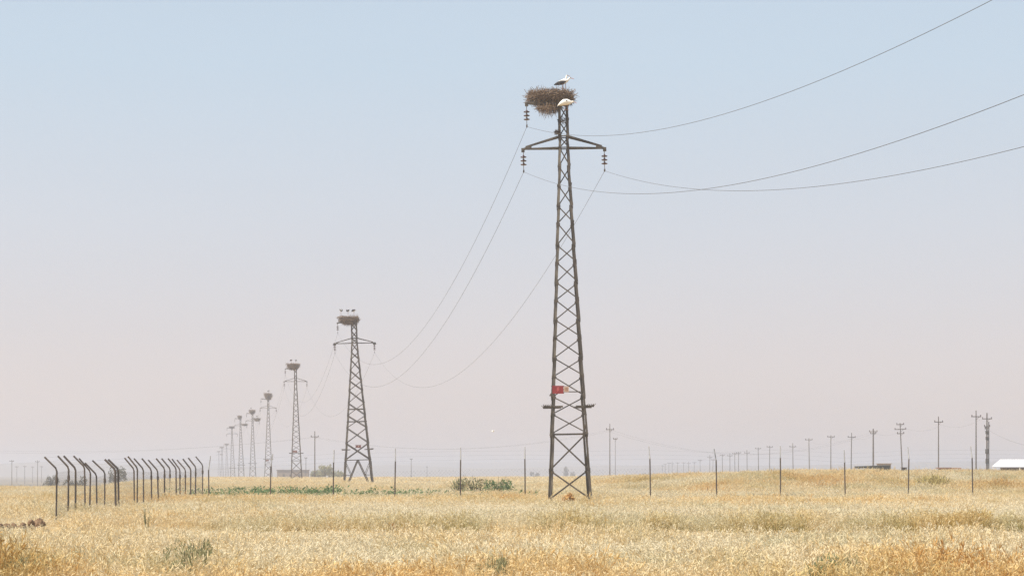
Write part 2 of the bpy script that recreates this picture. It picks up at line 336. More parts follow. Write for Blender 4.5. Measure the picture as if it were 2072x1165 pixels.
def make_pylon(name, loc, rz, lean, label, group, nodes, hw, detail=True, legw=.105, bw=.056, arm=2.05, arm_top=1.85, tension=False, kbase=False):
    root = empty(name, loc, rz, label, 'pylon', group); root.rotation_euler = (0, lean, rz)
    for sx in (-1, 1):
        for sy in (-1, 1):
            leg_mesh(sx, sy, nodes, hw, legw).build('leg', M_steel_light if (sx < 0) else M_steel, root)  # sun side painted in: left legs take the paler steel
    joined = MB(); cache = {}
    first = 1 if kbase else 0
    for i in range(first, len(nodes) - 1):
        z0, z1 = nodes[i], nodes[i + 1]
        for fi, (a, c) in enumerate(FACES):
            w = bw * (1.35 if i < 2 else 1.0)
            segs = [(corner(*a, z1 - .02, hw), corner(*c, z0 + .02, hw))]
            if kbase: segs.append((corner(*c, z1 - .02, hw), corner(*a, z0 + .02, hw)))
            for k, (p, q) in enumerate(segs):
                m = MB() if detail else joined
                brace(m, p, q, w, OUT[fi], .012 + .016 * k, detail)
                if detail: m.build('brace', M_steel, root)
    hz_levels = [z for z in nodes if abs(z - nodes[-4]) < .01 or abs(z - nodes[-3]) < .01 or abs(z - nodes[-1]) < .01] + [nodes[1] if kbase else nodes[2]]
    if kbase:   # mid-panel struts and the inverted-V feet of the heavier type
        hz_levels += [(nodes[3] + nodes[4]) / 2, (nodes[4] + nodes[5]) / 2]
    for z in hz_levels:
        for fi, (a, c) in enumerate(FACES):
            m = MB() if detail else joined
            brace(m, corner(*a, z, hw), corner(*c, z, hw), bw, OUT[fi], .045)
            if detail: m.build('strut', M_steel, root)
    if kbase:
        z0, z1 = nodes[0] - .3, nodes[1]
        for fi, (a, c) in enumerate(FACES):
            mid = (corner(*a, z1, hw) + corner(*c, z1, hw)) / 2
            for e in (a, c):
                foot = corner(*e, z0, hw); foot = foot * .93 + corner(*(c if e == a else a), z0, hw) * .07
                m = MB(); brace(m, mid, foot, .11, OUT[fi], .03); brace(m, mid + (foot - mid) * .04, foot + (mid - foot) * .01, .06, OUT[fi], -.09); m.build('foot_brace', M_steel, root)
                h = mid + (foot - mid) * .52; m = MB(); brace(m, h, corner(*e, z1 - .15, hw), .06, OUT[fi], .05); brace(m, h, corner(*e, h.z, hw), .06, OUT[fi], .05); m.build('strut', M_steel, root)
    if not detail: tag(joined.build('lattice_bracing', M_steel, root), kind='stuff')
    # crossarm: bottom chords, sloping ties, dark end plates
    za, zt = nodes[-4], nodes[-3]; h = hw(za)
    clamps = []
    for s in (-1, 1):
        ca = MB(); tip = Vector((s * arm, 0, za - .02))
        for sy in (-1, 1):
            ca.bar((s * h, sy * h, za), tip + Vector((0, sy * .04, 0)), .07, .07)
        for sy in (-1, 1):
            ca.bar((s * h, sy * h, zt), tip + Vector((-s * .12, sy * .05, .10)), .07, .07)
        ca.bar((s * (h + .9), -h * .55, za), (s * (h + .9), h * .55, za), .05)
        o = ca.build('crossarm', M_steel, root)
        pl = MB(); R = Matrix.Rotation(s * math.radians(20), 3, 'Y')
        pl.box(tip + Vector((-s * .16, 0, .04)), (.52, .20, .10), R); pl.box(tip + Vector((s * .02, 0, -.06)), (.16, .14, .20)); pl.build('end_plate', M_steel_light, o)
        if tension:
            pl = MB(); pl.box(tip + Vector((s * .02, -.12, -.10)), (.34, .22, .30), Matrix.Rotation(-s * .6, 3, 'Y')); pl.build('end_bracket', M_dark, o)
        clamps.append(Vector((s * arm, 0, disc_string(root, s * arm, za - .14))))
    # top arm (to the left only)
    ta = MB(); zt2 = nodes[-1]
    for sy in (-1, 1): ta.bar((.2, sy * .2, zt2), (-arm_top, sy * .06, zt2 + .10), .09, .09)
    ta.bar((-.25, 0, zt2 + .03), (-arm_top + .1, 0, zt2 + .32), .06); o = ta.build('top_arm', M_steel, root)
    pl = MB(); pl.box((-arm_top + .22, 0, zt2 + .14), (.62, .16, .10), Matrix.Rotation(-.22, 3, 'Y')); pl.box((-arm_top, 0, zt2 + .04), (.15, .14, .20)); pl.build('end_plate', M_steel_light, o)
    clamps.append(Vector((-arm_top, 0, disc_string(root, -arm_top, zt2 - .06))))
    # anti-climb outriggers with barbed rails round each leg
    zc = EYE + (955 - 823) / 40.0
    if kbase: zc = 4.5
    for sx in (-1, 1):
        ac = MB()
        for sy in (-1, 1):
            cx, cy = sx * hw(zc), sy * hw(zc)
            ac.bar((cx + sx * .42, cy, zc), (cx - sx * .5, cy, zc), .06, .09)
            ac.bar((cx + sx * .05, cy + sy * .4, zc + .03), (cx + sx * .05, cy - sy * .35, zc + .03), .05, .05)
            for k in range(5): ac.bar((cx + sx * (.42 - k * .09), cy, zc + .03), (cx + sx * (.50 - k * .09), cy - .05, zc + .12), .02)
        ac.bar((sx * (hw(zc) + .38), -hw(zc) - .3, zc + .06), (sx * (hw(zc) + .38), hw(zc) + .3, zc + .06), .03)
        ac.build('anti_climb_guard', M_steel, root)
    return root, clamps
def world_pt(root, p): return Matrix.LocRotScale(root.location, root.rotation_euler.to_quaternion(), root.scale) @ Vector(p)

PG = 'lattice pylons of one power line, each with stork nests'
P1, C1 = make_pylon('lattice_pylon', (at(1153.5, 955, 100).x, 100, 0.0), math.radians(2), math.radians(-1.0), 'nearest and tallest rusty lattice pylon, with the red sign on its lower body', PG, N1, hw1)
# second pylon: heavier, splayed, on inverted-V feet
def y2z(y, Y): return EYE + (955 - y) * Y / FPX
Y2 = 235
N2 = [y2z(y, Y2) for y in (984, 930, 896, 865, 840, 815, 790, 770, 749, 727, 712, 694, 684, 669, 654)]
def hw2(z): return .34 if z > N2[-4] else .34 + (N2[-4] - z) / (N2[-4] - N2[0]) * 1.42
P2, C2 = make_pylon('lattice_pylon', (at(725.5, 955, Y2).x, Y2, 0), math.radians(7), math.radians(-1.6), 'second nearest lattice pylon, heavier, standing on inverted V feet among green weeds', PG, N2, hw2, arm=2.35, arm_top=1.95, legw=.15, bw=.085, tension=True, kbase=True)

# the other pylons get joined bracing (too small to pick apart)
def solve_Y(ytop, ztop):
    Y = (ztop - EYE) * FPX / (955 - ytop)
    return Y
far = [(600, 747, 'third pylon along the line, slender, its nest holding two storks'), (543, 808, 'fourth pylon along the line, carrying a tall bowl shaped nest'),
       (511.5, 837, 'fifth pylon along the line, with one nest on top and another on its right arm'), (488.5, 847, 'sixth pylon along the line, with a ragged twig heap on top'),
       (471, 866, 'seventh pylon along the line, hazy, with a flat nest'), (459.5, 900, 'eighth pylon along the line, faint in the haze, just right of a fainter pair'),
       (449.5, 906, 'ninth pylon along the line, faint in the haze, with a dark flat nest'), (443.5, 914, 'tenth and farthest pylon along the line, leftmost and faintest')]
pylons = [(P1, C1), (P2, C2)]
proto = None
for i, (px, yt, lab) in enumerate(far):
    Y = (ZT1 - EYE) * FPX / (955 - yt)
    for _ in range(8): Y = (ZT1 + gz((px - 1036) * Y / FPX, Y) - EYE) * FPX / (955 - yt)
    x = (px - 1036) * Y / FPX
    if proto is None:
        proto = make_pylon('lattice_pylon', (0, 0, 0), math.radians(9), math.radians(-.8), lab, PG, N1, hw1, detail=False, bw=.075, legw=.15)
        r = proto[0]
    else: r = copy_tree(proto[0])
    r.location = (x, Y, gz(x, Y)); r.rotation_euler = (0, math.radians(random.uniform(-1, .4)), math.radians(random.uniform(7, 12))); r['label'] = lab
    pylons.append((r, proto[1]))

# signs on the first pylons
def sign_on(root, hw, z, cx, w, h, label, mt=None):
    s = empty('danger_sign', world_pt(root, (cx, -hw(z) - .05, z)), root.rotation_euler.z, label, 'sign', 'danger signs on the pylons')
    b = MB(); b.box((0, 0, 0), (w, .02, h)); pl = b.build('plate', mt or M_red, s)
    b = MB(); b.add([(-.02, -.013, h * .34), (.07, -.013, h * .34), (.02, -.013, .04), (.09, -.013, .04), (-.05, -.013, -h * .38), (-.005, -.013, -.03), (-.07, -.013, -.03)], [(0, 1, 2, 3, 4, 5, 6)]); b.build('lightning_mark', M_red2 if mt is None else M_pale, pl)
    b = MB()
    for e in (-1, 1): b.bar((-w * .6, .04, e * h * .42), (w * .56, .04, e * h * .42), .04)
    b.bar((-w * .5, .03, -h * .3), (-w * .72, .06, -h * .8), .06); b.build('bracket', M_steel, s)
    return s
zs = EYE + (955 - 789) / 40
sign_on(P1, hw1, zs, -(1151 - 1128.5) / 40, .56, .40, 'red danger sign fixed low on the nearest pylon')
np_ = empty('number_plate', world_pt(P1, (-(1151 - 1145.5) / 40, -hw1(zs) - .05, zs + .02)), P1.rotation_euler.z, 'small pale number plate with brown strokes beside the red sign', 'sign')
b = MB(); b.box((0, 0, 0), (.25, .015, .28)); pl = b.build('plate', M_pale, np_)
for x in (-.06, .005, .06):
    b = MB(); b.box((x, -.011, .0), (.028, .006, .17)); b.build('stroke', M_rustp, pl)
b = MB(); b.bar((-.2, .03, -.13), (.72, .03, -.13), .05); b.bar((-.2, .03, .13), (.1, .03, .13), .04); b.build('mounting_bar', M_steel, np_)
z2s = y2z(903, Y2); sign_on(P2, hw2, z2s, .05, .62, .34, 'dull red danger sign on the second nearest pylon', M_red_old)
for k, (px, py) in enumerate(((594, 913), (539, 931))):
    r = pylons[2 + k][0]; zl = EYE + (955 - py) * r.location.y / FPX - r.location.z
    sign_on(r, hw1, zl, -.25, .75, .4, ('dark sign low on the third pylon along the line', 'dark sign low on the fourth pylon along the line')[k], M_red_old)

# ------------------------------------------------------------------ conductors
def cable(name, a, b, sag, label, group, rad=.013, n=60):
    m = MB(); P = []
    for i in range(n + 1):
        t = i / n; p = a.lerp(b, t); p.z -= 4 * sag * t * (1 - t); P.append(p)
    m.tube(P, rad, 4); o = m.build(name, M_wire); return tag(o, label, 'power cable', group)
ENDS = ('left arm', 'right arm', 'top arm'); CG = 'conductor cables slung along the pylon line'
def clamp_pts(i): r, c = pylons[i]; return [world_pt(r, p) for p in c]
T0 = Vector((24.4, -32.0, 0)); A = clamp_pts(0)
for k, (p, sag) in enumerate(zip(A, (7.40, 7.29, 7.35))):
    off = p - Vector((2.9, 100, 0)); ca, sa = math.cos(.081), math.sin(.081)
    cable('power_cable', p, Vector((T0.x + off.x * ca, T0.y + off.x * sa, off.z - .45)), sag, f'thick cable from the {ENDS[k]} of the nearest pylon out of the picture at right', CG, .0075, 90)
ordn = ['nearest', 'second', 'third', 'fourth', 'fifth', 'sixth']
for i in range(5):
    Q = clamp_pts(i + 1); A = clamp_pts(i)
    for k in range(3):
        cable('power_cable', A[k], Q[k], (7.0, 6.2, 5.0, 4.5, 4.5)[i] + .15 * k, f'cable from the {ENDS[k]} of the {ordn[i]} pylon to the {ordn[i+1]} pylon', CG, .009)

# ------------------------------------------------------------------ storks and nests
def twig_mesh(n, R, H, ox, seed, hang=0.25, lmin=.35, lmax=.8, rad=.009, step=None):
    r = np.random.default_rng(seed); V = []; F = []
    for i in range(n):
        a = r.uniform(0, 2 * np.pi); lev = r.uniform(0, 1)                      # 0 bottom, 1 rim
        sh = (.40 + .60 * min(1, lev * 1.7) ** .6) if step is None else .40 + .60 * float(sm((lev - step + .12) / .2))
        rr = R * sh * (r.uniform(.78, 1.05) if r.random() < .75 else r.uniform(.2, 1))
        c = np.array([ox * (1 - lev) * (1 if step is None else 1.0) + rr * np.cos(a), rr * np.sin(a), H * (lev * 1.0 - .0)])
        tang = np.array([-np.sin(a), np.cos(a), 0]); d = tang * r.normal(0, 1) + np.array([np.cos(a), np.sin(a), 0]) * r.normal(0, .45) + np.array([0, 0, r.normal(0, .33)])
        if r.random() < hang * (1 - lev): d = np.array([r.normal(0, .3), r.normal(0, .3), -1.0])
        d /= np.linalg.norm(d); L = r.uniform(lmin, lmax) / 2; w = rad * r.uniform(.7, 1.5)
        s = np.cross(d, [0.3, .2, 1.0]); s /= np.linalg.norm(s); t = np.cross(d, s); bend = r.normal(0, .05, 3)
        o = len(V)
        for q, wf in ((-L, 1.0), (0, .9), (L, .35)):
            cc = c + d * q + (bend if q == 0 else 0)
            for k in range(3): an = 2.094 * k; V.append(cc + (s * np.cos(an) + t * np.sin(an)) * w * wf)
        for j in (0, 3):
            for k in range(3): F.append((o + j + k, o + j + (k + 1) % 3, o + j + 3 + (k + 1) % 3, o + j + 3 + k))
    return V, F
def make_nest(loc, R, H, label, n=1700, ox=.0, seed=1, rad=.009, step=None):
    root = empty('stork_nest', loc, 0, label, 'nest', 'stork nests on the pylons')
    c = MB(); prof = [(R * .25, .0), (R * .34, H * (step - .12)), (R * .80, H * (step + .10)), (R * .88, H * .80), (R * .70, H * .93), (R * .2, H * .82)] if step else [(R * .30, -.02), (R * .55, H * .18), (R * .82, H * .42), (R * .88, H * .80), (R * .70, H * .93), (R * .2, H * .82)]
    c.lathe((0, 0, 0), prof, 20); V = [(x + ox * (1 - z / H) + random.uniform(-.05, .05), y + random.uniform(-.05, .05), z + random.uniform(-.04, .04)) for x, y, z in c.v]; c.v = V
    c.build('packed_core', M_core, root)
    V, F = twig_mesh(n, R, H, ox, seed, rad=rad, step=step, lmax=.85 if step else .8); tag(link('loose_twigs', np_mesh('loose_twigs', V, F, M_twig), root), kind='stuff')
    return root
def make_stork(loc, rz, label, pose='stand', group='storks on the nests'):
    root = empty('stork', loc, rz, label, 'stork', group); b = MB()
    if pose == 'stand':
        rings = [(-.34, 0, .37, .015, .012), (-.27, 0, .405, .055, .04), (-.15, 0, .445, .10, .085), (0, 0, .485, .125, .115), (.13, 0, .515, .115, .11), (.22, 0, .54, .08, .085), (.28, 0, .575, .05, .055), (.32, 0, .62, .038, .042), (.355, 0, .66, .037, .04), (.39, 0, .675, .038, .037), (.425, 0, .672, .025, .024), (.45, 0, .668, .012, .012)]
        bill = [(.43, 0, .671), (.52, 0, .645), (.61, 0, .612)]; lz = .43; lx = (.0, .17); eye = (.40, .684)
        wing = lambda s: [(-.43, s * .03, .315, .015, .012), (-.36, s * .055, .355, .03, .035), (-.22, s * .095, .395, .03, .078), (-.06, s * .13, .435, .022, .09), (.10, s * .135, .455, .014, .062), (.19, s * .10, .485, .005, .01)]
    elif pose == 'tall':
        rings = [(-.30, 0, .52, .02, .015), (-.22, 0, .57, .07, .05), (-.10, 0, .64, .115, .10), (.02, 0, .70, .125, .12), (.12, 0, .76, .095, .10), (.17, 0, .83, .055, .06), (.19, 0, .91, .038, .042), (.20, 0, .99, .036, .038), (.225, 0, 1.03, .04, .037), (.265, 0, 1.035, .03, .028), (.30, 0, 1.03, .012, .012)]
        bill = [(.28, 0, 1.03), (.38, 0, 1.0), (.47, 0, .965)]; lz = .62; lx = (-.03, .06); eye = (.245, 1.045)
        wing = lambda s: [(-.42, s * .03, .46, .015, .015), (-.33, s * .055, .54, .05, .06), (-.18, s * .085, .645, .06, .085), (-.02, s * .115, .72, .04, .07), (.08, s * .12, .74, .006, .02)]
    elif pose == 'rear':   # seen from behind with the neck tucked in
        rings = [(-.30, 0, .50, .02, .015), (-.22, 0, .54, .07, .05), (-.10, 0, .60, .115, .09), (.02, 0, .66, .125, .11), (.12, 0, .71, .10, .10), (.19, 0, .77, .06, .065), (.24, 0, .80, .045, .045), (.29, 0, .79, .035, .033), (.33, 0, .775, .012, .012)]
        bill = [(.31, 0, .78), (.38, 0, .72), (.43, 0, .65)]; lz = .60; lx = (-.03, .06); eye = (.27, .81)
        wing = lambda s: [(-.44, s * .03, .52, .03, .02), (-.34, s * .06, .58, .06, .06), (-.19, s * .10, .68, .07, .09), (-.03, s * .12, .76, .06, .08), (.08, s * .11, .79, .02, .03)]
    else:       # hunched on the pylon head, neck stretched low
        rings = [(-.44, 0, -.02, .03, .015), (-.36, 0, .035, .09, .05), (-.25, 0, .10, .15, .11), (-.10, 0, .17, .18, .16), (.05, 0, .185, .16, .15), (.17, 0, .17, .10, .11), (.25, 0, .17, .06, .065), (.31, 0, .185, .05, .05), (.36, 0, .195, .048, .045), (.40, 0, .185, .03, .028), (.43, 0, .175, .012, .012)]
        bill = [(.41, 0, .182), (.48, 0, .14), (.55, 0, .09)]; lz = .08; lx = (-.08, .06); eye = (.375, .205)
        wing = lambda s: [(-.50, s * .03, -.10, .02, .012), (-.44, s * .04, -.07, .03, .02), (-.38, s * .05, -.035, .02, .015), (-.33, s * .05, -.02, .006, .01)]
    b.loft(rings, 12); b.build('body', M_white, root, True)
    for s in (-1, 1): w = MB(); w.loft(wing(s), 8); w.build('wing', M_black, root, True)
    b = MB(); b.tube(bill, [.018, .013, .003], 6); b.build('bill', M_bill, root)
    b = MB(); b.box((eye[0], 0, eye[1]), (.035, .09, .028)); b.build('eye', M_black, root)
    for k, s in enumerate((-1, 1)):
        b = MB(); knee = lz * .52; x = lx[k]; y = s * .05; f = -.22 if pose == 'hunch' else 0
        b.tube([(x, y, lz), (x - .02, y, knee if f == 0 else -.06), (x, y, f)], [.02, .011, .010], 6)
        for dx, dy in ((.09, 0), (.07, .05), (.07, -.05), (-.04, 0)): b.tube([(x, y, f + .005), (x + dx, y + dy, f + .005)], [.009, .004], 4)
        b.build('leg', M_leg, root)
    return root

p1top = world_pt(P1, (0, 0, ZT1))
nc = at(1114.5, 219, 100.5); make_nest(Vector((nc.x, 100.5, nc.z)), 1.10, .74, 'largest twig nest, overhanging the left of the nearest pylon', 3000, -.04, 3, .010, .42)
# trailing twigs and a rag below the nest
V, F = twig_mesh(140, .55, .35, 0, 9, hang=.9, lmin=.3, lmax=.8)
hb = link('hanging_twigs', np_mesh('hanging_twigs', V, F, M_twig)); hb.location = at(1107, 228, 99.7); tag(hb, 'straggling twigs hanging under the largest nest', 'twigs', kind='stuff')
rag = MB(); rag.loft([(0, 0, .0, .05, .06), (.02, 0, -.15, .08, .07), (-.01, 0, -.28, .06, .09), (-.06, 0, -.36, .03, .05)], 8)
o = rag.build('rag', M_black); o.location = at(1122, 215, 99.6); tag(o, 'black rag dangling below the largest nest beside the pylon head', 'rag')
for k, (px, py, sz) in enumerate(((1138.5, 248, .20), (1127.5, 271, .13))):
    V, F = twig_mesh(60, sz, sz * 1.2, 0, 20 + k, lmin=.12, lmax=.3, rad=.012)
    o = link('twig_clump', np_mesh('twig_clump', V, F, M_core)); q = at(px, py, 99.75); o.location = q
    tag(o, ('dark twig clump caught inside the nearest pylon just under its head', 'small dark twig clump on the left leg of the nearest pylon above the crossarm')[k], 'twig clump')
q = at(1138, 185, 100.2); make_stork(Vector((q.x, 100.2, q.z)), 0, 'stork standing on the largest nest in front, bill pointing right, black wings in view')
q = at(1139.5, 184, 100.8); s2 = make_stork(Vector((q.x, 100.8, q.z - .08)), math.radians(10), 'stork behind the front one on the largest nest, only its raised head clear', 'tall'); s2.scale = (.84,) * 3
pb = MB(); pb.bar((.12, -.23, ZT1 + .02), (.12, -.95, ZT1 + .02), .06); pb.build('strut', M_steel, P1)
q = at(1145.5, 214, 99.2); s3 = make_stork(Vector((q.x, 99.2, q.z)), math.radians(-6), 'white stork hunched on the pylon head at the right edge of the largest nest', 'hunch'); s3.scale = (1.0, .95, 1.0)

q = at(704, 656, Y2); make_nest(Vector((q.x, Y2, q.z)), 1.22, .92, 'twig nest on the second nearest pylon with three storks', 1100, .25, 5, .013)
for k, (px, rz, lab) in enumerate(((690, 1.9, 'leftmost of three storks on the second nearest pylon'), (704, 1.3, 'middle one of three storks on the second nearest pylon'), (716, 1.0, 'rightmost of three storks on the second nearest pylon'))):
    q = at(px, 640, Y2); make_stork(Vector((q.x, Y2 + random.uniform(-.3, .3), q.z + .04)), rz, lab, 'rear')
def far_nest(i, dx, dz, R, H, lab, birds=()):
    r = pylons[i][0]; p = world_pt(r, (dx, 0, ZT1 + dz)); Y = r.location.y
    make_nest(p, R, H, lab, 420, .1, 30 + i, .02)
    for bx, bl, rz in birds: make_stork(p + Vector((bx, 0, H * .9)), rz, bl, 'rear')
far_nest(2, -.45, -.05, 1.22, 1.15, 'reddish brown twig nest on the third pylon along the line', ((-.3, 'left of two storks on the nest of the third pylon', 1.2), (.5, 'right of two storks on the nest of the third pylon', 1.9)))
far_nest(3, -.05, -.05, 1.05, 1.75, 'tall bowl shaped dark nest on the fourth pylon', ((.2, 'single stork on the tall bowl shaped nest', .8),))
far_nest(4, -.1, -.05, .95, 1.3, 'upper nest, on the top of the fifth pylon', ((-.3, 'single stork on the upper nest of the fifth pylon', 1.2),))
far_nest(4, 1.4, -2.2, 1.0, .9, 'lower nest, on the right arm of the fifth pylon', ((.1, 'single stork on the right arm nest of the fifth pylon', 0),))
far_nest(5, -.3, -.1, .7, 1.2, 'ragged narrow nest on the sixth pylon')
far_nest(5, 1.3, -2.2, 1.0, .5, 'thin flat nest on the right arm of the sixth pylon')
far_nest(6, -.1, -.05, 1.0, .8, 'hazy flat nest on the seventh pylon')
far_nest(7, .0, -.05, 1.2, .9, 'faint wide nest on the eighth pylon')
far_nest(8, -.1, -.05, 1.3, .8, 'faint flat nest on the ninth pylon')
far_nest(9, -.2, -.05, 1.2, .7, 'faintest nest, on top of the farthest pylon')
far_nest(9, 1.9, -2.3, 1.2, .8, 'faint lower nest, on the right arm of the farthest pylon')

bm_ = MB(); bm_.loft([(-.25, 0, 0, .02, .01), (-.1, 0, .02, .07, .06), (.1, 0, .03, .08, .07), (.22, 0, .04, .04, .04), (.36, 0, .03, .006, .006)], 8)
fb = empty('flying_bird', at(997, 873, 320), .3, 'tiny white bird flying low over the plain left of the nearest pylon', 'bird')
bm_.build('body', M_white, fb, True)
for s in (-1, 1):
    w = MB(); w.add([(.14, s * .05, .05), (-.10, s * .05, .03), (-.02, s * .55, .22), (.16, s * .5, .24), (-.08, s * 1.0, .16)], [(0, 1, 2, 3), (3, 2, 4)]); w.build('wing', M_white, fb)

# ------------------------------------------------------------------ enclosure fences
def strand(mb, pts, rad=.0013):
    for a, c in zip(pts[:-1], pts[1:]): mb.bar(a, c, rad * 2)
LP = [(115, 948, 90, 924), (139, 945, 117, 922), (153, 947, 129, 922), (171, 944, 149, 922), (183, 953, 160, 927), (195, 959, 172, 936), (212, 954, 187, 931), (233, 949, 212, 929), (239, 948, 219, 929), (271, 948, 252, 926), (278, 946, 259, 923), (290, 948, 271, 927), (306, 949, 287, 927), (319, 951, 300, 930), (333, 947, 316, 927), (344, 947, 327, 927), (356, 946, 340, 927), (364, 949, 348, 928), (375, 949, 358, 930), (386, 948, 370, 928), (396, 944, 381, 926), (410, 940, 396, 923)]
lf = empty('wire_fence', (-16, 69, gz(-16, 69)), 0, 'wire fence of bent top pipe posts running away on the left', 'fence')
kinks = []; tips = []; feet = []
for i, (kx, ky, tx, ty) in enumerate(LP):
    Y = 69.0 if i == 0 else 16.0 * FPX / (1036 - kx) * (1 + (.0 if i % 3 else .004))
    K = at(kx, ky, Y); T = at(tx, ty, Y); lean = random.uniform(-.06, .06); B = Vector((K.x + lean * .6, Y + random.uniform(-.1, .1), gz(K.x, Y) - .4))
    m = MB(); mid = K + (B - K) * .035 + (T - K) * .0
    m.tube([B, mid, K + (T - K) * .10 + Vector((0, 0, -.01)), T], random.uniform(.030, .037) if i not in (7, 8) else .043, 8)
    if random.random() < .4: m.tube([K + (B - K) * .12, K + (B - K) * .20], .048, 8)
    m.build('post', M_pipe, lf).matrix_parent_inverse = Matrix.Translation(-lf.location); kinks.append(K); tips.append(T); feet.append(B)
def fence_child(mb, name, root, kind=None, mt=M_wire):
    o = mb.build(name, mt, root); o.matrix_parent_inverse = Matrix.Translation(-root.location)
    if kind: o['kind'] = kind
def mesh_panels(root, tops, bots, sp=.15):
    m = MB()
    for i in range(len(tops) - 1):
        L = (tops[i + 1] - tops[i]).length; n = max(2, int(L / sp)); Hh = 1.7
        for k in range(-int(Hh / sp), n + 1):
            for sg in (1, -1):
                a, c = k * sp, k * sp + Hh                     # along-run at the bottom and top of the wire
                t0, t1 = max(0, -a / (c - a)), min(1, (L - a) / (c - a))
                if t1 <= t0: continue
                u0, u1 = (a + (c - a) * t0) / L, (a + (c - a) * t1) / L
                z0, z1 = (t0, t1) if sg > 0 else (1 - t0, 1 - t1)
                P = lambda u, w: bots[i].lerp(bots[i + 1], u).lerp(tops[i].lerp(tops[i + 1], u), w)
                m.bar(P(u0, z0), P(u1, z1), .0022)
    fence_child(m, 'wire_mesh', root, 'stuff')
mesh_panels(lf, [k + Vector((0, 0, -.12)) for k in kinks], [Vector((f.x, f.y, gz(f.x, f.y) + .1)) for f in feet])
for fr in (.3, .62, .95):
    m = MB(); strand(m, [k.lerp(t, fr) for k, t in zip(kinks, tips)]); fence_child(m, 'barbed_wire', lf)

bf = empty('wire_fence', (-16, 104, gz(-16, 104)), 0, 'wire fence with pale tipped posts crossing behind the nearest pylon', 'fence')
BP = [(422, 950, 426, 922), (548, 943, 552, 918), (675, 935, 676, 910), (800, 933, 800, 907), (932, 930, 932, 905), (1062, 928, 1062, 904), (1190, 930, 1190, 905), (1315, 928, 1313, 903), (1449, 930, 1445, 908), (1579, 926, 1579, 902), (1709, 935, 1708, 910), (1839, 928, 1837, 904), (1967, 926, 1964, 903), (2097, 928, 2095, 904)]
kinks = []; tips = []; feet = []
for i, (kx, ky, tx, ty) in enumerate(BP):
    Y = 104.0 - (1.2 if 4 <= i <= 6 else 0); K = at(kx, ky, Y); T = at(tx, ty, Y + .45); T.z = at(tx, ty, Y).z; B = Vector((K.x + random.uniform(-.05, .05), Y, gz(K.x, Y) - .4))
    m = MB(); m.tube([B, K], .034, 8); o = m.build('post', M_pipe, bf); o.matrix_parent_inverse = Matrix.Translation(-bf.location)
    a = MB(); a.tube([K - Vector((0, 0, .02)), T], [.032, .026], 8); ao = a.build('angled_arm', M_arm, bf); ao.matrix_parent_inverse = Matrix.Translation(-bf.location)
    kinks.append(K); tips.append(T); feet.append(B)
mesh_panels(bf, [k + Vector((0, 0, -.5)) for k in kinks], [Vector((f.x, f.y, gz(f.x, f.y) + .1)) for f in feet], .2)
for fr in (0, .35, .7):
    m = MB(); strand(m, [k.lerp(t, fr) for k, t in zip(kinks, tips)], .0013); fence_child(m, 'barbed_wire', bf)

# ------------------------------------------------------------------ distant utility poles
UG = 'distant utility poles'
def make_pole(px, ytop, hgt, label, arms=((.9, 1.2),), lean=0.0, tr=False, wide=.13, Y=None):
    if Y is None:
        Y = (hgt - EYE) * FPX / (955 - ytop)
        for _ in range(6): Y = (hgt + gz((px - 1036) * Y / FPX, Y) - EYE) * FPX / (955 - ytop)
    x = (px - 1036) * Y / FPX
    r = empty('utility_pole', (x, Y, gz(x, Y)), random.uniform(-.2, .2), label, 'utility pole', UG); r.rotation_euler.y = lean
    b = MB(); b.tube([(0, 0, -.5), (0, 0, hgt)], [wide, wide * .6], 8); b.build('shaft', M_pole, r)
    for k, (dz, L) in enumerate(arms):
        b = MB(); b.bar((-L / 2, -.1, hgt - dz), (L / 2, -.1, hgt - dz), .12, .14); b.bar((0, -.1, hgt - dz - .5), (L * .3, -.1, hgt - dz), .05); a = b.build('crossarm', M_pole, r)
        for s in (-.45, .45): b = MB(); b.lathe((s * L, -.1, hgt - dz + .07), [(.04, 0), (.09, .06), (.07, .2), (.03, .24)], 8); b.build('insulator', M_porc, a)
    if tr:
        b = MB(); b.lathe((0, -.4, 3.6), [(.1, 0), (.32, .05), (.32, .75), (.28, .85), (.1, .9)], 12); b.build('transformer', M_dark, r)
        for z, s in ((8.2, .5), (7.4, .32), (6.4, .28)):
            b = MB(); b.bar((-s, -.25, z), (s, -.25, z), .09, .12); b.box((-s * .6, -.4, z - .25), (.18, .2, .4)); b.box((s * .5, -.4, z - .3), (.16, .2, .45)); b.build('switch_gear', M_dark, r)
        b = MB(); b.box((0, -.3, 2.4), (.5, .4, .8)); b.tube([(.3, 0, -.5), (.3, 0, 9)], .09, 6); b.build('fuse_box', M_dark, r)
    return r
R_ = math.radians
poles = []
poles.append(make_pole(1997, 835, 10.5, 'thick utility pole hung with a transformer and switch gear, beside the white sheeting', ((1.0, 1.6), (2.3, .9)), 0, True, .17))
poles.append(make_pole(1975, 830, 10.5, 'plain utility pole just left of the transformer pole', ((1.0, 1.6),)))
poles.append(make_pole(1899, 842, 10.5, 'plain cross shaped utility pole between the leaning pole and the transformer pole', ((1.0, 1.6),)))
poles.append(make_pole(1826, 855, 10.0, 'leaning utility pole with three short crossarms', ((.3, 1.4), (1.2, 2.2), (2.0, 1.3)), R_(-2.5)))
poles.append(make_pole(1767, 867, 10.0, 'utility pole standing over the dark flat netting', ((.6, 1.7), (1.0, 1.2)), 0, False, .2))
rest = [(1722, 875), (1681, 880), (1638, 886), (1605, 896), (1557, 901), (1535, 904), (1512, 909), (1494, 912), (1487, 913), (1477, 914), (1462, 916), (1442, 920), (1436, 917), (1417, 923), (1405, 926), (1394, 925), (1383, 928), (1371, 929), (1360, 931), (1353, 935), (1346, 937), (1340, 939)]
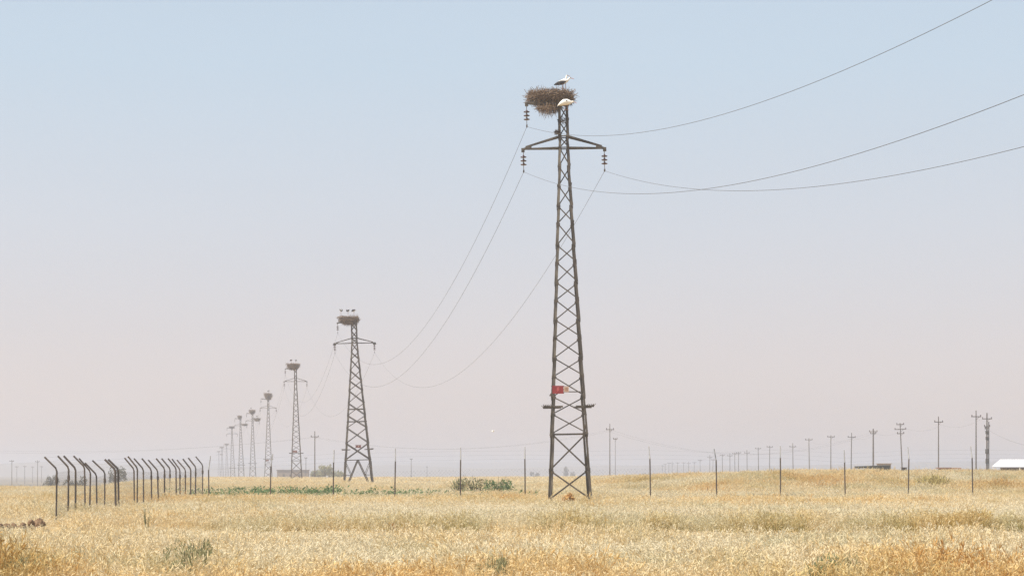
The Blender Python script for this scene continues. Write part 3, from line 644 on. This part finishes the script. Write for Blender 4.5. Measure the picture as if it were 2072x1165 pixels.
words = 'first second third fourth fifth sixth seventh eighth ninth tenth eleventh twelfth thirteenth fourteenth fifteenth sixteenth seventeenth eighteenth nineteenth twentieth twenty-first twenty-second'.split()
for k, (px, yt) in enumerate(rest):
    poles.append(make_pole(px, yt, 10.0, f'{words[k]} pole of the receding row, counted leftward from the one over the dark netting', ((.4 if k % 3 else 1.0, 1.8),), R_(random.uniform(-1, 1))))
c1 = make_pole(1234, 857, 10.5, 'lone thin utility pole right of the nearest pylon', ((1.1, 1.5),), wide=.11)
c2 = make_pole(637, 872, 10.5, 'lone thin utility pole between the second and third pylons', ((1.2, 1.7),), wide=.14)
make_pole(1245, 885, 9, 'faint pole close behind the lone thin utility pole', ((.3, .9),), wide=.06)
make_pole(619, 920, 8, 'short faint pole left of the pole between the second and third pylons', ((.3, .9),))
make_pole(832, 922, 8, 'faint distant pole beside a fence post right of the second pylon', ((.3, .9),))
make_pole(864, 930, 8, 'fainter distant pole between two fence posts right of the second pylon', ((.3, .9),))
for k, (px, yt) in enumerate(((24, 940), (34, 953), (50, 953), (66, 954 - 2), (76, 947), (84, 954 - 1))):
    yt = min(yt, 949); make_pole(px, yt, 9 if k in (0, 4) else 8, f'{words[k]} of six faint poles at the far left, counted from the left edge', ((.5, 1.4),), Y=(620, 900, 860, 950, 640, 900)[k])

def pole_top(r, s, dz=1.0, h=10.2): return Vector((r.location.x + s, r.location.y, r.location.z + h - dz))
WG = 'thin wires between the distant poles'
for a, c, sag, lab in ((c2, c1, 3.0, 'between the two lone thin poles behind the pylons'), (c1, poles[4], 4.5, 'from the lone pole right of the nearest pylon to the pole row')):
    for s, w in ((-.7, 'left'), (.7, 'right')): cable('utility_wire', pole_top(a, s), pole_top(c, s), sag, f'{w} faint wire {lab}', WG, .008, 30)['category'] = 'wire'
for s, w in ((-.7, 'lower'), (.7, 'upper')):
    cable('utility_wire', pole_top(c2, s), at(-200, 902 + 5 * (s < 0), 420), 2.0, f'{w} faint wire from the lone pole by the second pylon to the left edge', WG, .008, 30)['category'] = 'wire'
for k in range(1, 9):
    cable('utility_wire', pole_top(poles[k], .6, 1.0, 10), pole_top(poles[k + 1], .6, 1.0, 10), .8, f'short faint wire on the receding row, span {words[k-1]} from the right', WG, .008, 12)['category'] = 'wire'
cable('utility_wire', pole_top(poles[0], .3, 2.6), at(2200, 905, 215), 1.2, 'wire from the transformer pole falling to the right edge', WG, .014, 20)['category'] = 'wire'

# ------------------------------------------------------------------ far buildings, netting and trees
t = empty('white_shed', (at(2060, 955, 250).x, 250, gz(at(2060, 955, 250).x, 250)), R_(-14), 'long low white sheeting shed with sloping end at the right edge', 'shed')
zt = at(0, 929, 250).z - t.location.z; ze = at(0, 943, 250).z - t.location.z
b = MB(); x0, x1, d = -3.2, 9.0, 5.0
b.add([(x0, 0, ze), (x1, 0, ze), (x1, d, ze), (x0, d, ze), (x0 + 1.0, d * .30, zt), (x1, d * .30, zt), (x1, d * .7, zt), (x0 + 1.0, d * .7, zt)], [(0, 1, 5, 4), (4, 5, 6, 7), (6, 5, 1, 2), (2, 3, 7, 6), (3, 0, 4, 7), (0, 3, 2, 1)])
b.build('roof', M_tent, t)
for x in (x0 + .1, 0.2, 3, 6, 8.9):
    for y in (.1, d - .1): b = MB(); b.bar((x, y, -.3), (x, y, ze - .01), .12); b.build('support_post', M_tent, t)
b = MB(); b.box(((x0 + x1) / 2 + .4, d - .3, ze * .5 - .1), (x1 - x0 - 1.2, .08, ze - .1)); b.build('rear_wall', M_wall, t)
def place(px, Y, dz=0): x = at(px, 955, Y).x; return Vector((x, Y, gz(x, Y) + dz))
nt_ = empty('netting_shelter', place(1770, 190), 0, 'dark flat netting shelter standing in the dry grass at right', 'shelter')
zn = at(0, 942.5, 190).z - nt_.location.z
b = MB(); b.add([(-1.6, 0, zn - .05), (1.5, 0, zn + .08), (1.5, 2, zn + .1), (-1.6, 2, zn), (-1.6, -.02, zn - .2), (1.5, -.02, zn - .28), (1.5, 2.02, zn - .2), (-1.6, 2.02, zn - .2)], [(0, 1, 2, 3), (4, 7, 6, 5), (0, 4, 5, 1), (1, 5, 6, 2), (2, 6, 7, 3), (3, 7, 4, 0)]); b.build('net_roof', M_tarp, nt_)
for x in (-1.5, -.4, .5, 1.4):
    b = MB(); b.bar((x, .1, -.2), (x, .1, zn - .15), .10); b.build('prop', M_tarp, nt_)
b = MB(); b.box((1.0, .8, zn * .55), (1.0, .6, zn * .8)); b.build('side_net', M_tarp, nt_)
def lowbox(name, px, Y, w, py0, lab, cat, mt, roof=None):
    r = empty(name, place(px, Y), R_(random.uniform(-4, 4)), lab, cat); zt = at(0, py0, Y).z - r.location.z
    b = MB(); b.box((0, 1, zt / 2 - .2), (w, 2.5, zt + .4)); b.build('wall', mt, r)
    b = MB(); b.box((0, 1, zt + .06), (w + .4, 2.9, .12)); b.build('roof', roof or mt, r); return r
lowbox('low_hut', 1790, 420, 2.6, 938, 'small grey hut peeping above the grass behind the dark netting', 'hut', M_wall)
lowbox('low_hut', 1913, 260, 1.0, 947, 'little reddish hut between the plain pole and the transformer pole', 'hut', mat('red_mud', (.25, .13, .09), .9))
r = empty('cargo_trailer', place(1932, 260), 0, 'low rust red trailer bed right of the little reddish hut', 'trailer'); zt = at(0, 947, 260).z - r.location.z
b = MB(); b.box((0, .5, zt), (1.6, 1.6, .16)); b.build('bed', mat('rust_red', (.34, .15, .09), .8), r)
for s in (-.55, .55): b = MB(); b.tube([(s, -.35, zt - .4), (s, -.2, zt - .4)], .3, 12); b.build('wheel', M_dark, r)
b = MB(); b.box((0, .5, .2 + (zt - .4) / 2), (.2, .2, max(.1, zt - .3))); b.build('stand', M_dark, r)
r = empty('junction_box', place(1829, 226), 0, 'dark box at the foot of the leaning pole', 'box'); zt = at(0, 946, 226).z - r.location.z
b = MB(); b.box((0, 0, zt / 2), (.55, .5, zt)); b.build('cabinet', M_dark, r); b = MB(); b.box((0, 0, zt + .03), (.65, .6, .06)); b.build('lid', M_steel, r)
bh = empty('farm_building', place(592, 760), 0, 'long low brown farm building behind the third pylon', 'building'); zt = at(0, 951, 760).z - bh.location.z
b = MB(); b.box((0, 2, zt / 2 - .3), (12, 4, zt + .6)); b.build('wall', M_wall, bh); b = MB(); b.box((0, 2, zt + .1), (12.5, 4.6, .2)); b.build('roof', M_pole, bh)
for x in (-3.4, -.8, 2.6): b = MB(); b.box((x, -.03, zt * .55), (.8, .1, .9)); b.build('window', M_dark, bh)

def foliage_mesh(name, n, R, H, size, mt, seed, z0=.1, lob=5, upright=False):
    r = np.random.default_rng(seed); L = r.normal(0, 1, (lob, 3)) * np.array([R * .45, R * .45, H * .18]) + np.array([0, 0, H * .55]); rad = r.uniform(.35, .6, lob)
    k = r.integers(0, lob, n); d = r.normal(0, 1, (n, 3)); d /= np.linalg.norm(d, axis=1)[:, None]; d *= (r.uniform(0.2, 1, n) ** .4)[:, None]
    c = L[k] + d * (rad[k][:, None] * np.array([R, R, H * .75])); c[:, 2] = np.abs(c[:, 2] - z0) + z0; c[:, 2] = np.minimum(c[:, 2], H * r.uniform(.75, 1.05, n))
    a = r.normal(0, 1, (n, 3)); 
    if upright: a = a * .45 + np.array([0, 0, 1.0])
    a /= np.linalg.norm(a, axis=1)[:, None]; bb = np.cross(a, r.normal(0, 1, (n, 3))); bb /= np.linalg.norm(bb, axis=1)[:, None]
    s = size * r.uniform(.5, 1.3, n)[:, None]; w = .35 if not upright else .14
    V = np.stack([c - a * s, c + bb * s * w, c + a * s, c - bb * s * w], 1).reshape(-1, 3); F = np.arange(4 * n).reshape(n, 4)
    return np_mesh(name, V, F, mt, {'rnd': np.repeat(r.random(n), 4)})
def make_tree(px, Y, R, ytop, lab, seed, mt=M_tree, n=900):
    H = at(px, ytop, Y).z - gz(at(px, 955, Y).x, Y) + .2
    r = empty('tree', place(px, Y, -.2), random.uniform(0, 6), lab, 'tree', 'distant trees on the plain')
    b = MB(); b.tube([(0, 0, -.3), (.1, 0, H * .3), (.05, .1, H * .6)], [.05 * H, .035 * H, .02 * H], 7)
    for k in range(5): a = 1.3 * k; b.tube([(.08, 0, H * .3), (math.cos(a) * R * .6, math.sin(a) * R * .6, H * .65)], [.02 * H, .008 * H], 5)
    b.build('trunk', M_bark, r); link('crown', foliage_mesh('crown', n, R, H, R * .16, mt, seed), r)
make_tree(235, 430, 2.0, 944, 'dark rounded tree behind the bent fence posts at left', 41)
make_tree(105, 430, 1.5, 959, 'small dark tree beside the leftmost fence post', 42)
make_tree(150, 430, 2.0, 963, 'low dark bush between the leftmost fence posts', 43)
make_tree(657, 600, 2.2, 939, 'olive tree right of the low brown farm building', 44, M_leaf)
make_tree(640, 640, 2.6, 949, 'low olive tree touching the farm building', 45, M_leaf)
make_tree(685, 640, 3.6, 951, 'wide low olive tree behind the second pylon', 46, M_leaf)
make_tree(1143, 1300, 3.0, 944, 'hazy conical tree seen through the foot of the nearest pylon', 47)
make_tree(1160, 1350, 2.2, 953, 'smaller hazy tree right of the conical one', 48)
make_tree(1083, 1250, 2.4, 953, 'hazy small tree just left of the nearest pylon', 49)
make_tree(1305, 1200, 2.0, 956, 'hazy small tree left of a fence post right of the nearest pylon', 50)

# ------------------------------------------------------------------ weeds and shrubs one can count
WD = 'single weed clumps standing out of the dry grass'
def tussock_mesh(seed, n, H, R, mt):
    r = np.random.default_rng(seed); a = r.uniform(0, 6.283, n); d = np.sqrt(r.random(n)) * R; bx, by = np.cos(a) * d, np.sin(a) * d; h = H * r.uniform(.5, 1.12, n) * (1 - .45 * (d / R) ** 2)
    b0 = np.stack([bx, by, 0 * bx - .05], -1); ln = np.stack([r.normal(0, .16, n), r.normal(0, .16, n), 0 * bx], -1) * h[:, None] + np.stack([np.cos(a), np.sin(a), 0 * a], -1) * (d / R * .22)[:, None] * h[:, None]
    m = b0 + ln * .35 + np.stack([0 * h, 0 * h, h * .55], -1); t = b0 + ln + np.stack([0 * h, 0 * h, h], -1); sa = r.uniform(0, 6.283, n); sd = np.stack([np.cos(sa), np.sin(sa), 0 * sa], -1); w = (.006 if R < 1 else .014)
    V = np.stack([b0 - sd * w, b0 + sd * w, m - sd * w, m + sd * w, t - sd * w * .3, t + sd * w * .3], 1).reshape(-1, 3); o = (np.arange(n) * 6)[:, None]
    F = np.concatenate([o + np.array([[0, 1, 3, 2]]), o + np.array([[2, 3, 5, 4]])])
    return np_mesh('foliage', V, F, mt, {'rnd': np.repeat(r.random(n), 6)})
def weed(name, px, Y, R, H, lab, mt, seed, size=.05, n=900, upright=True, cat='weed clump'):
    r = empty(name, place(px, Y), random.uniform(0, 6), lab, cat, WD)
    rr = random.Random(seed); b = MB()
    for k in range(9):
        a = rr.uniform(0, 6.3); q = rr.uniform(.3, .9); b.tube([(0, 0, -.05), (math.cos(a) * R * .4 * q, math.sin(a) * R * .4 * q, H * .5), (math.cos(a) * R * q, math.sin(a) * R * q, H * rr.uniform(.7, 1))], [.008, .006, .003], 4)
    b.build('stems', mt if mt is not M_green else M_leaf, r)
    fm = tussock_mesh(seed, int(n * .45), H, R, mt) if name == 'olive_tussock' or name == 'brown_weed' and R > 1 else foliage_mesh('foliage', n, R, H, size, mt, seed, .03, 6, upright)
    link('foliage', fm, r); return r
weed('weed_clump', 392, 29.3, .30, .76, 'grey green weed in the left foreground nearest below the angled fence posts', M_leaf, 61, .05)
weed('weed_clump', 75, 28.8, .50, .68, 'spreading grey green weed in the bottom left corner', M_leaf, 62, .05, 1000)
weed('weed_clump', 1000, 28.6, .24, .60, 'pale grey green weed at the bottom edge near the middle', M_leaf, 63, .04)
weed('weed_clump', 1655, 28.8, .26, .60, 'left of two joined green weeds at the bottom right', M_green, 64, .04)
weed('weed_clump', 1712, 28.9, .34, .60, 'right of two joined green weeds at the bottom right', M_leaf, 65, .04)
weed('weed_clump', 795, 35, .25, .35, 'faint grey weed in the foreground left of the pylon', M_leaf, 66, .03, 220)
weed('olive_tussock', 1295, 57.6, .42, .52, 'olive grass tussock right of the nearest pylon on the field edge', M_olive, 67, .16, 700)
weed('olive_tussock', 1212, 57.6, .36, .46, 'olive tussock directly below the right leg of the nearest pylon', M_olive, 68, .16, 560)
weed('olive_tussock', 1110, 57.8, .62, .36, 'broad low olive tussock below the left leg of the nearest pylon', M_olive, 69, .14, 500)
weed('olive_tussock', 605, 58.5, .36, .42, 'olive tussock below and left of the second pylon', M_olive, 70, .15, 420)
weed('olive_tussock', 1735, 57.4, .55, .55, 'left of two golden olive tussocks on the field edge at right', M_olive, 71, .18, 800)
weed('olive_tussock', 1815, 57.4, .60, .52, 'right of two golden olive tussocks on the field edge at right', M_olive, 72, .18, 800)
weed('brown_weed', 1148, 97.5, .42, .62, 'orange brown bush between the feet of the nearest pylon', M_brownweed, 73, .10, 900, False)
weed('brown_weed', 795, 57.3, .12, .36, 'small red brown dry stump weed on the field edge', M_brownweed, 74, .06, 200)
weed('thin_weed', 298, 45.0, .16, 1.0, 'tall thin leafy weed right of the fence posts at left', M_leaf, 75, .03, 60, False)
weed('dry_stalk', 884, 40.0, .14, .45, 'forked dark dry stalk in the foreground left of the pylon', M_brownweed, 76, .03, 40)
weed('weed_clump', 1890, 84.0, 1.3, .34, 'flat grey green weed patch in pale grass at right', M_leaf, 77, .09, 700)
weed('weed_clump', 1280, 92.0, 1.1, .34, 'grey green weed patch right of the nearest pylon foot', M_leaf, 78, .09, 420)
weed('weed_clump', 1040, 93.0, 1.2, .36, 'low green weed patch left of the nearest pylon foot', M_leaf, 79, .09, 600)
weed('weed_clump', 865, 92.0, .9, .42, 'olive weed patch left of the pylon among orange grass', M_olive, 80, .15, 450)
weed('weed_clump', 1900, 124, 1.7, 1.05, 'dark olive weed on the grassy bank under the plain pole', M_olive, 81, .2, 700)
weed('brown_weed', 1665, 122, 2.1, 1.05, 'brown tall weeds on the bank left of a fence post at right', M_brownweed, 82, .2, 800)
weed('brown_weed', 1430, 118, 1.8, .9, 'orange brown weeds at the bank start behind a fence post', M_brownweed, 83, .2, 500)
def shrub(px, Y, R, H, lab, seed, mt, n):
    r = empty('green_shrub', place(px, Y), 0, lab, 'shrub', 'green shrubs behind the back fence'); rr = random.Random(seed); b = MB()
    for k in range(16):
        a = rr.uniform(0, 6.3); q = rr.uniform(.3, 1.2); b.tube([(0, 0, 0), (math.cos(a) * R * .5 * q, math.sin(a) * R * .5 * q, H * .55), (math.cos(a) * R * q, math.sin(a) * R * q, H * rr.uniform(.75, 1.15))], [.02, .013, .006], 4)
    b.build('stems', M_bark, r); link('foliage', foliage_mesh('foliage', n, R, H, .10, mt, seed, .1, 9), r)
shrub(928, 116, .75, 1.15, 'leggy grey green shrub around a fence post left of the nearest pylon', 91, M_leaf, 420)
shrub(962, 118, .7, 1.25, 'middle sparse shrub left of the nearest pylon', 92, M_leaf, 380)
shrub(1008, 117, .95, 1.15, 'fullest green shrub left of the nearest pylon', 93, M_green, 620)

# dirt clods at the left edge
dp = empty('dirt_heap', place(40, 57.5), 0, 'row of turned brown dirt clods at the left edge', 'dirt heap')
cl = []
for k in range(4):
    c = MB(); r = np.random.default_rng(k); c.lathe((0, 0, 0), [(.02, -.5), (.4, -.35), (.5, 0), (.38, .32), (.05, .48)], 7)
    c.v = [(x * r.uniform(.75, 1.2), y * r.uniform(.75, 1.2), z * r.uniform(.8, 1.15)) for x, y, z in c.v]; cl.append(c.mesh('clod', M_soil))
for k in range(75):
    o = link('clod', cl[k % 4], dp); u = random.random(); x = -1.4 + 2.1 * u; s = random.uniform(.10, .23) * (1.4 if u < .25 or u > .85 else 1)
    o.location = (x, random.uniform(-.35, .4), .17 + random.uniform(0, .17 if u < .3 or u > .8 else .08)); o.scale = (s * 1.2, s, s * .8); o.rotation_euler = (random.random() * 3, random.random() * 3, random.random() * 6)

# ------------------------------------------------------------------ grass: clumps instanced on points (one piece of stuff per kind)
def blade_clump(seed, n, H, spread, head=.65, wid=.005, leafy=.5, droop=.25, hk=1.0, hn=4):
    r = np.random.default_rng(seed); V = []; F = []; Hh = []; Rn = []
    def strip(pts, ws, side, h0, h1, rn):
        o = len(V); m = len(pts)
        for i, (p, w) in enumerate(zip(pts, ws)):
            V.append(p - side * w); V.append(p + side * w); hh = h0 + (h1 - h0) * i / (m - 1); Hh.extend([hh, hh]); Rn.extend([rn, rn])
        for i in range(m - 1): F.append((o + 2 * i, o + 2 * i + 1, o + 2 * i + 3, o + 2 * i + 2))
    for k in range(n):
        a = r.uniform(0, 6.283); d = r.uniform(0, 1) ** .6 * spread; b = np.array([np.cos(a) * d, np.sin(a) * d, -.04]); h = H * r.uniform(.55, 1.1); rn = r.random()
        la = r.uniform(0, 6.283); ln = np.array([np.cos(la), np.sin(la), 0]) * h * r.uniform(.05, .45) * (1 + droop)
        sa = r.uniform(0, 6.283); side = np.array([np.cos(sa), np.sin(sa), 0]); w = wid * r.uniform(.7, 1.3)
        mid = b + np.array([0, 0, h * .55]) + ln * .3; tip = b + np.array([0, 0, h * .98]) + ln
        strip([b, mid, tip], [w, w * .8, w * .4], side, 0, .85, rn)
        if r.random() < head:
            for q in range(hn):
                p0 = mid + (tip - mid) * r.uniform(.55, 1.0); dr = r.normal(0, 1, 3) * .38 + np.array([0, 0, .62]) + 1.3 * ln / max(h, .01); dr /= np.linalg.norm(dr); L = r.uniform(.025, .06) * hk
                s2 = np.cross(dr, r.normal(0, 1, 3)); s2 /= np.linalg.norm(s2) + 1e-6
                strip([p0, p0 + dr * L * .5, p0 + dr * L], [.002, .006 * hk ** .5, .002], s2, .95, 1.0, rn)
        if r.random() < leafy:
            fa = r.uniform(0, 6.283); fd = np.array([np.cos(fa), np.sin(fa), 0]); p0 = b + (mid - b) * r.uniform(.2, .9); L = H * r.uniform(.25, .5)
            s2 = np.cross(fd, [0, 0, 1.0]); strip([p0, p0 + fd * L * .5 + np.array([0, 0, L * .45]), p0 + fd * L + np.array([0, 0, L * .15])], [wid * 1.3, wid * 1.2, wid * .4], s2, .2, .6, rn)
    return np_mesh('grass_clump', V, F, M_grass, {'h': Hh, 'rnd': Rn})
clumps = bpy.data.collections.new('grass_clumps')
defs = []
for i in range(7): defs.append(('a_tall', 100 + i, 16, .50, .20, .75, .0048, .5))
for i in range(5): defs.append(('b_short', 120 + i, 18, .26, .20, .55, .0050, .8))
for i in range(4): defs.append(('c_far', 140 + i, 26, .52, .45, .8, .0095, .7))
for i in range(4): defs.append(('d_stalk', 160 + i, 7, .66, .16, .95, .0055, .3))
for i, (nm, sd, n_, H, sp, hd, wd, lf_) in enumerate(defs):
    o = bpy.data.objects.new(f'clump_{i:02d}', blade_clump(sd, n_, H, sp, hd, wd, lf_, hk={'d': 1.8, 'a': 1.4}.get(nm[0], 1.0), hn=6 if nm[0] == 'd' else 4)); clumps.objects.link(o)
def scatter(name, P, rotz, scl, idx, tint, green, label):
    me = bpy.data.meshes.new(name); me.vertices.add(len(P)); me.vertices.foreach_set('co', P.astype(np.float32).ravel())
    def put(nm, typ, a, key='value'): at_ = me.attributes.new(nm, typ, 'POINT'); at_.data.foreach_set(key, a)
    rot = np.zeros((len(P), 3), np.float32); rot[:, 2] = rotz; rot[:, 0] = rng.normal(.0, .09, len(P)); rot[:, 1] = rng.normal(.05, .09, len(P))
    put('rot', 'FLOAT_VECTOR', rot.ravel(), 'vector'); put('scl', 'FLOAT_VECTOR', scl.astype(np.float32).ravel(), 'vector')
    put('idx', 'INT', idx.astype(np.int32)); put('tint', 'FLOAT', tint.astype(np.float32)); put('green', 'FLOAT', green.astype(np.float32))
    o = link(name, me); ng = bpy.data.node_groups.new(name, 'GeometryNodeTree')
    ng.interface.new_socket('Geometry', in_out='INPUT', socket_type='NodeSocketGeometry'); ng.interface.new_socket('Geometry', in_out='OUTPUT', socket_type='NodeSocketGeometry')
    N = ng.nodes; gi = N.new('NodeGroupInput'); go = N.new('NodeGroupOutput'); ci = N.new('GeometryNodeCollectionInfo'); ip = N.new('GeometryNodeInstanceOnPoints')
    ci.inputs['Collection'].default_value = clumps; ci.inputs['Separate Children'].default_value = True; ci.inputs['Reset Children'].default_value = True
    def named(nm, typ): k = N.new('GeometryNodeInputNamedAttribute'); k.data_type = typ; k.inputs['Name'].default_value = nm; return [s for s in k.outputs if s.enabled and s.name == 'Attribute'][0]
    er = N.new('FunctionNodeEulerToRotation'); L = ng.links
    L.new(named('rot', 'FLOAT_VECTOR'), er.inputs[0]); L.new(er.outputs[0], ip.inputs['Rotation']); L.new(named('scl', 'FLOAT_VECTOR'), ip.inputs['Scale'])
    L.new(named('idx', 'INT'), ip.inputs['Instance Index']); ip.inputs['Pick Instance'].default_value = True
    L.new(ci.outputs[0], ip.inputs['Instance']); L.new(gi.outputs[0], ip.inputs['Points']); L.new(ip.outputs[0], go.inputs[0])
    md = o.modifiers.new('scatter', 'NODES'); md.node_group = ng; me.materials.append(M_grass)
    return tag(o, label, 'grass', kind='stuff')
def field(y0, y1, dens, margin=4.0):
    h0, h1 = .262 * y0 + margin, .262 * y1 + margin; n = int((h0 + h1) * (y1 - y0) * dens)
    y = y0 + (y1 - y0) * rng.random(int(n * 1.3)); h = .262 * y + margin; keep = rng.random(len(y)) < h / h1; y = y[keep]; h = h[keep]
    x = (rng.random(len(y)) * 2 - 1) * h; return x, y
def patch(px, Y, x, y, rx, ry): X0 = (px - 1036) * Y / FPX; return np.exp(-(((x - X0) / rx) ** 2 + ((y - Y) / ry) ** 2))
XY = [field(24, 46, 30), field(46, 75, 24), field(75, 112, 16), field(112, 150, 9, 6), field(150, 220, 4, 8), field(220, 330, 2.2, 10), field(330, 520, .8, 14)]
x = np.concatenate([a[0] for a in XY]); y = np.concatenate([a[1] for a in XY])
u = x / y; pxx = 1036 + FPX * u
n1 = fbm(x / 3.2, y / 5.0, 21); n2 = fbm(x / 11, y / 9, 31); n3 = vnoise(x / 1.1, y / 1.4, 41)
tint = .20 + .52 * (n1 - .5) + .45 * (n2 - .5) + .34 * (n3 - .5)
front = 1 - sm((y - 28.5) / 4.5); tint = tint + front * (.34 + .6 * (n1 - .5))                       # foreground: redder stems
pale = np.exp(-((y - 71) / 8) ** 2) * sm((pxx - 350) / 500); tint = tint - .20 * pale              # pale oat belt behind the field edge
belt = np.exp(-((y - 95) / 9) ** 2); tint = tint + .10 * belt
edge = 56.6 + 1.2 * (vnoise(x / 2.5, 0 * x, 91) - .5)
row = sm((y - edge) / .5) * np.exp(-np.maximum(y - edge - .6, 0) / 1.6) * sm((pxx - 480) / 250)
mow = sm((y - 43) / 4) * (1 - sm((y - edge + .3) / .5))                                             # short grass before the field edge
green = .55 * sm((fbm(x / 1.9, y / 3.4, 51) - .52) / .17) + row * (.15 + .85 * sm((vnoise(x / 1.3, 3.1 + 0 * x, 61) - .25) / .4)) * .85
tint = tint + row * .22 + .03 * mow
bankw = sm((u - .02) / .06) * sm((y - 112) / 8); tint = tint + bankw * (.08 + .5 * (vnoise(x / 4, y / 9, 71) - .5)); green = green + bankw * .35 * (vnoise(x / 3.1, y / 8, 77) > .6)
tint = tint + .35 * patch(960, 93, x, y, 2.2, 5) + .3 * patch(1730, 86, x, y, 4.5, 7) + .2 * patch(860, 96, x, y, 2.5, 4) + .25 * patch(1960, 57, x, y, 1.1, 4) - .2 * patch(1950, 92, x, y, 4, 9) - .15 * patch(900, 75, x, y, 3, 6)
tint = np.clip(tint + rng.normal(0, .09, len(x)), 0, 1); green = np.clip(green, 0, 1)
hs = (.72 + .5 * (n2 - .2)) * (.72 + .6 * n1) * (.82 + .36 * n3)
hs = hs * (1 - .55 * mow * sm((pxx - 300) / 300)) * (1 + .30 * row) * (1 - .2 * np.exp(-((y - 100) / 10) ** 2)) * (1 + .15 * front) * (1 + .55 * bankw * sm((fbm(x / 4, y / 8, 81) - .35) / .4))
hs = np.where(y < 29, hs * (.5 + .5 * sm((y - 24) / 5)), hs)
wide = np.where(y > 112, 1.3, 1.0) * rng.uniform(.85, 1.25, len(x)) * np.where(y > 220, 1.8, 1.0)
short = (.95 * mow + .15) * (1 - row) > rng.random(len(x))
def view_gap(px, w, y0, h, k): return 1 - k * np.clip(1.6 * np.exp(-((pxx - px) / w) ** 2 - ((y - y0) / h) ** 2), 0, 1)  # shortens grass along the camera's sight line so bases behind it show
hs = hs * view_gap(40, 65, 52, 5.5, .75) * view_gap(114, 20, 59, 10, .93) * view_gap(1152, 55, 94, 6, .75)
sz = hs * rng.uniform(.8, 1.2, len(x))
idx = np.where(y > 105, 12 + rng.integers(0, 4, len(x)), np.where(short, 7 + rng.integers(0, 5, len(x)), rng.integers(0, 7, len(x))))
idx = np.where((idx < 7) & (rng.random(len(x)) < .22 * (1 - mow)) | (bankw > .3) & (y < 200) & (rng.random(len(x)) < .16), 16 + rng.integers(0, 4, len(x)), idx)
kp = ~((u < -.175) & (y > 330)) ; x, y, u, tint, green, sz, wide, idx = [a[kp] for a in (x, y, u, tint, green, sz, wide, idx)]
P = np.stack([x, y, ground_z(x, y) - .01], -1)
scl = np.stack([wide, wide, sz * np.where((idx >= 7) & (idx < 12), 1.25, 1.0)], -1)
scatter('dry_grass', P, rng.uniform(0, 6.283, len(x)), scl, idx, tint, green, 'dry golden grass covering the whole field')

# the low green ground cover along the back fence
def ground_cover(name, spots, label):
    V = []; F = []; Rn = []
    for (xa, xb, ya, yb, dens, hh) in spots:
        n_ = int(dens * (xb - xa) * (yb - ya)); X_ = rng.uniform(xa, xb, n_); Y_ = rng.uniform(ya, yb, n_); keep = vnoise(X_ / 1.2, Y_ / 2.2, 88) + .25 * rng.random(n_) > .48; X_ = X_[keep]; Y_ = Y_[keep]
        hl = hh * (.25 + 1.1 * vnoise(X_ / .6, Y_ / 1.0, 89) * rng.uniform(.6, 1.25, len(X_))); c = np.stack([X_, Y_, ground_z(X_, Y_) + hl * rng.random(len(X_)) ** .6], -1)
        a = rng.normal(0, 1, (len(c), 3)); a /= np.linalg.norm(a, axis=1)[:, None]; bq = np.cross(a, rng.normal(0, 1, (len(c), 3))); bq /= np.linalg.norm(bq, axis=1)[:, None]; s = rng.uniform(.04, .11, len(c))[:, None]
        o = len(V) and sum(len(v) for v in V); V.append(np.stack([c - a * s, c + bq * s * .45, c + a * s, c - bq * s * .45], 1).reshape(-1, 3)); F.append(np.arange(4 * len(c)).reshape(-1, 4) + o); Rn.append(np.repeat(rng.random(len(c)), 4))
    tag(link(name, np_mesh(name, np.concatenate(V), np.concatenate(F), M_green, {'rnd': np.concatenate(Rn)})), label, 'green weeds', kind='stuff')
ground_cover('green_weeds', [(-17.5, -10.2, 106, 122, 80, .62), (-17, -13, 105, 112, 50, .6), (-11.5, -7.4, 106, 119, 48, .58), (-7.2, -4.4, 108, 118, 55, .6), (-22, -15, 120, 140, 35, .5), (-4.4, 3, 106, 116, 9, .55), (-17, 3, 104, 108, 7, .5)], 'low fresh green weeds growing along the back fence')
print('grass points', len(x))
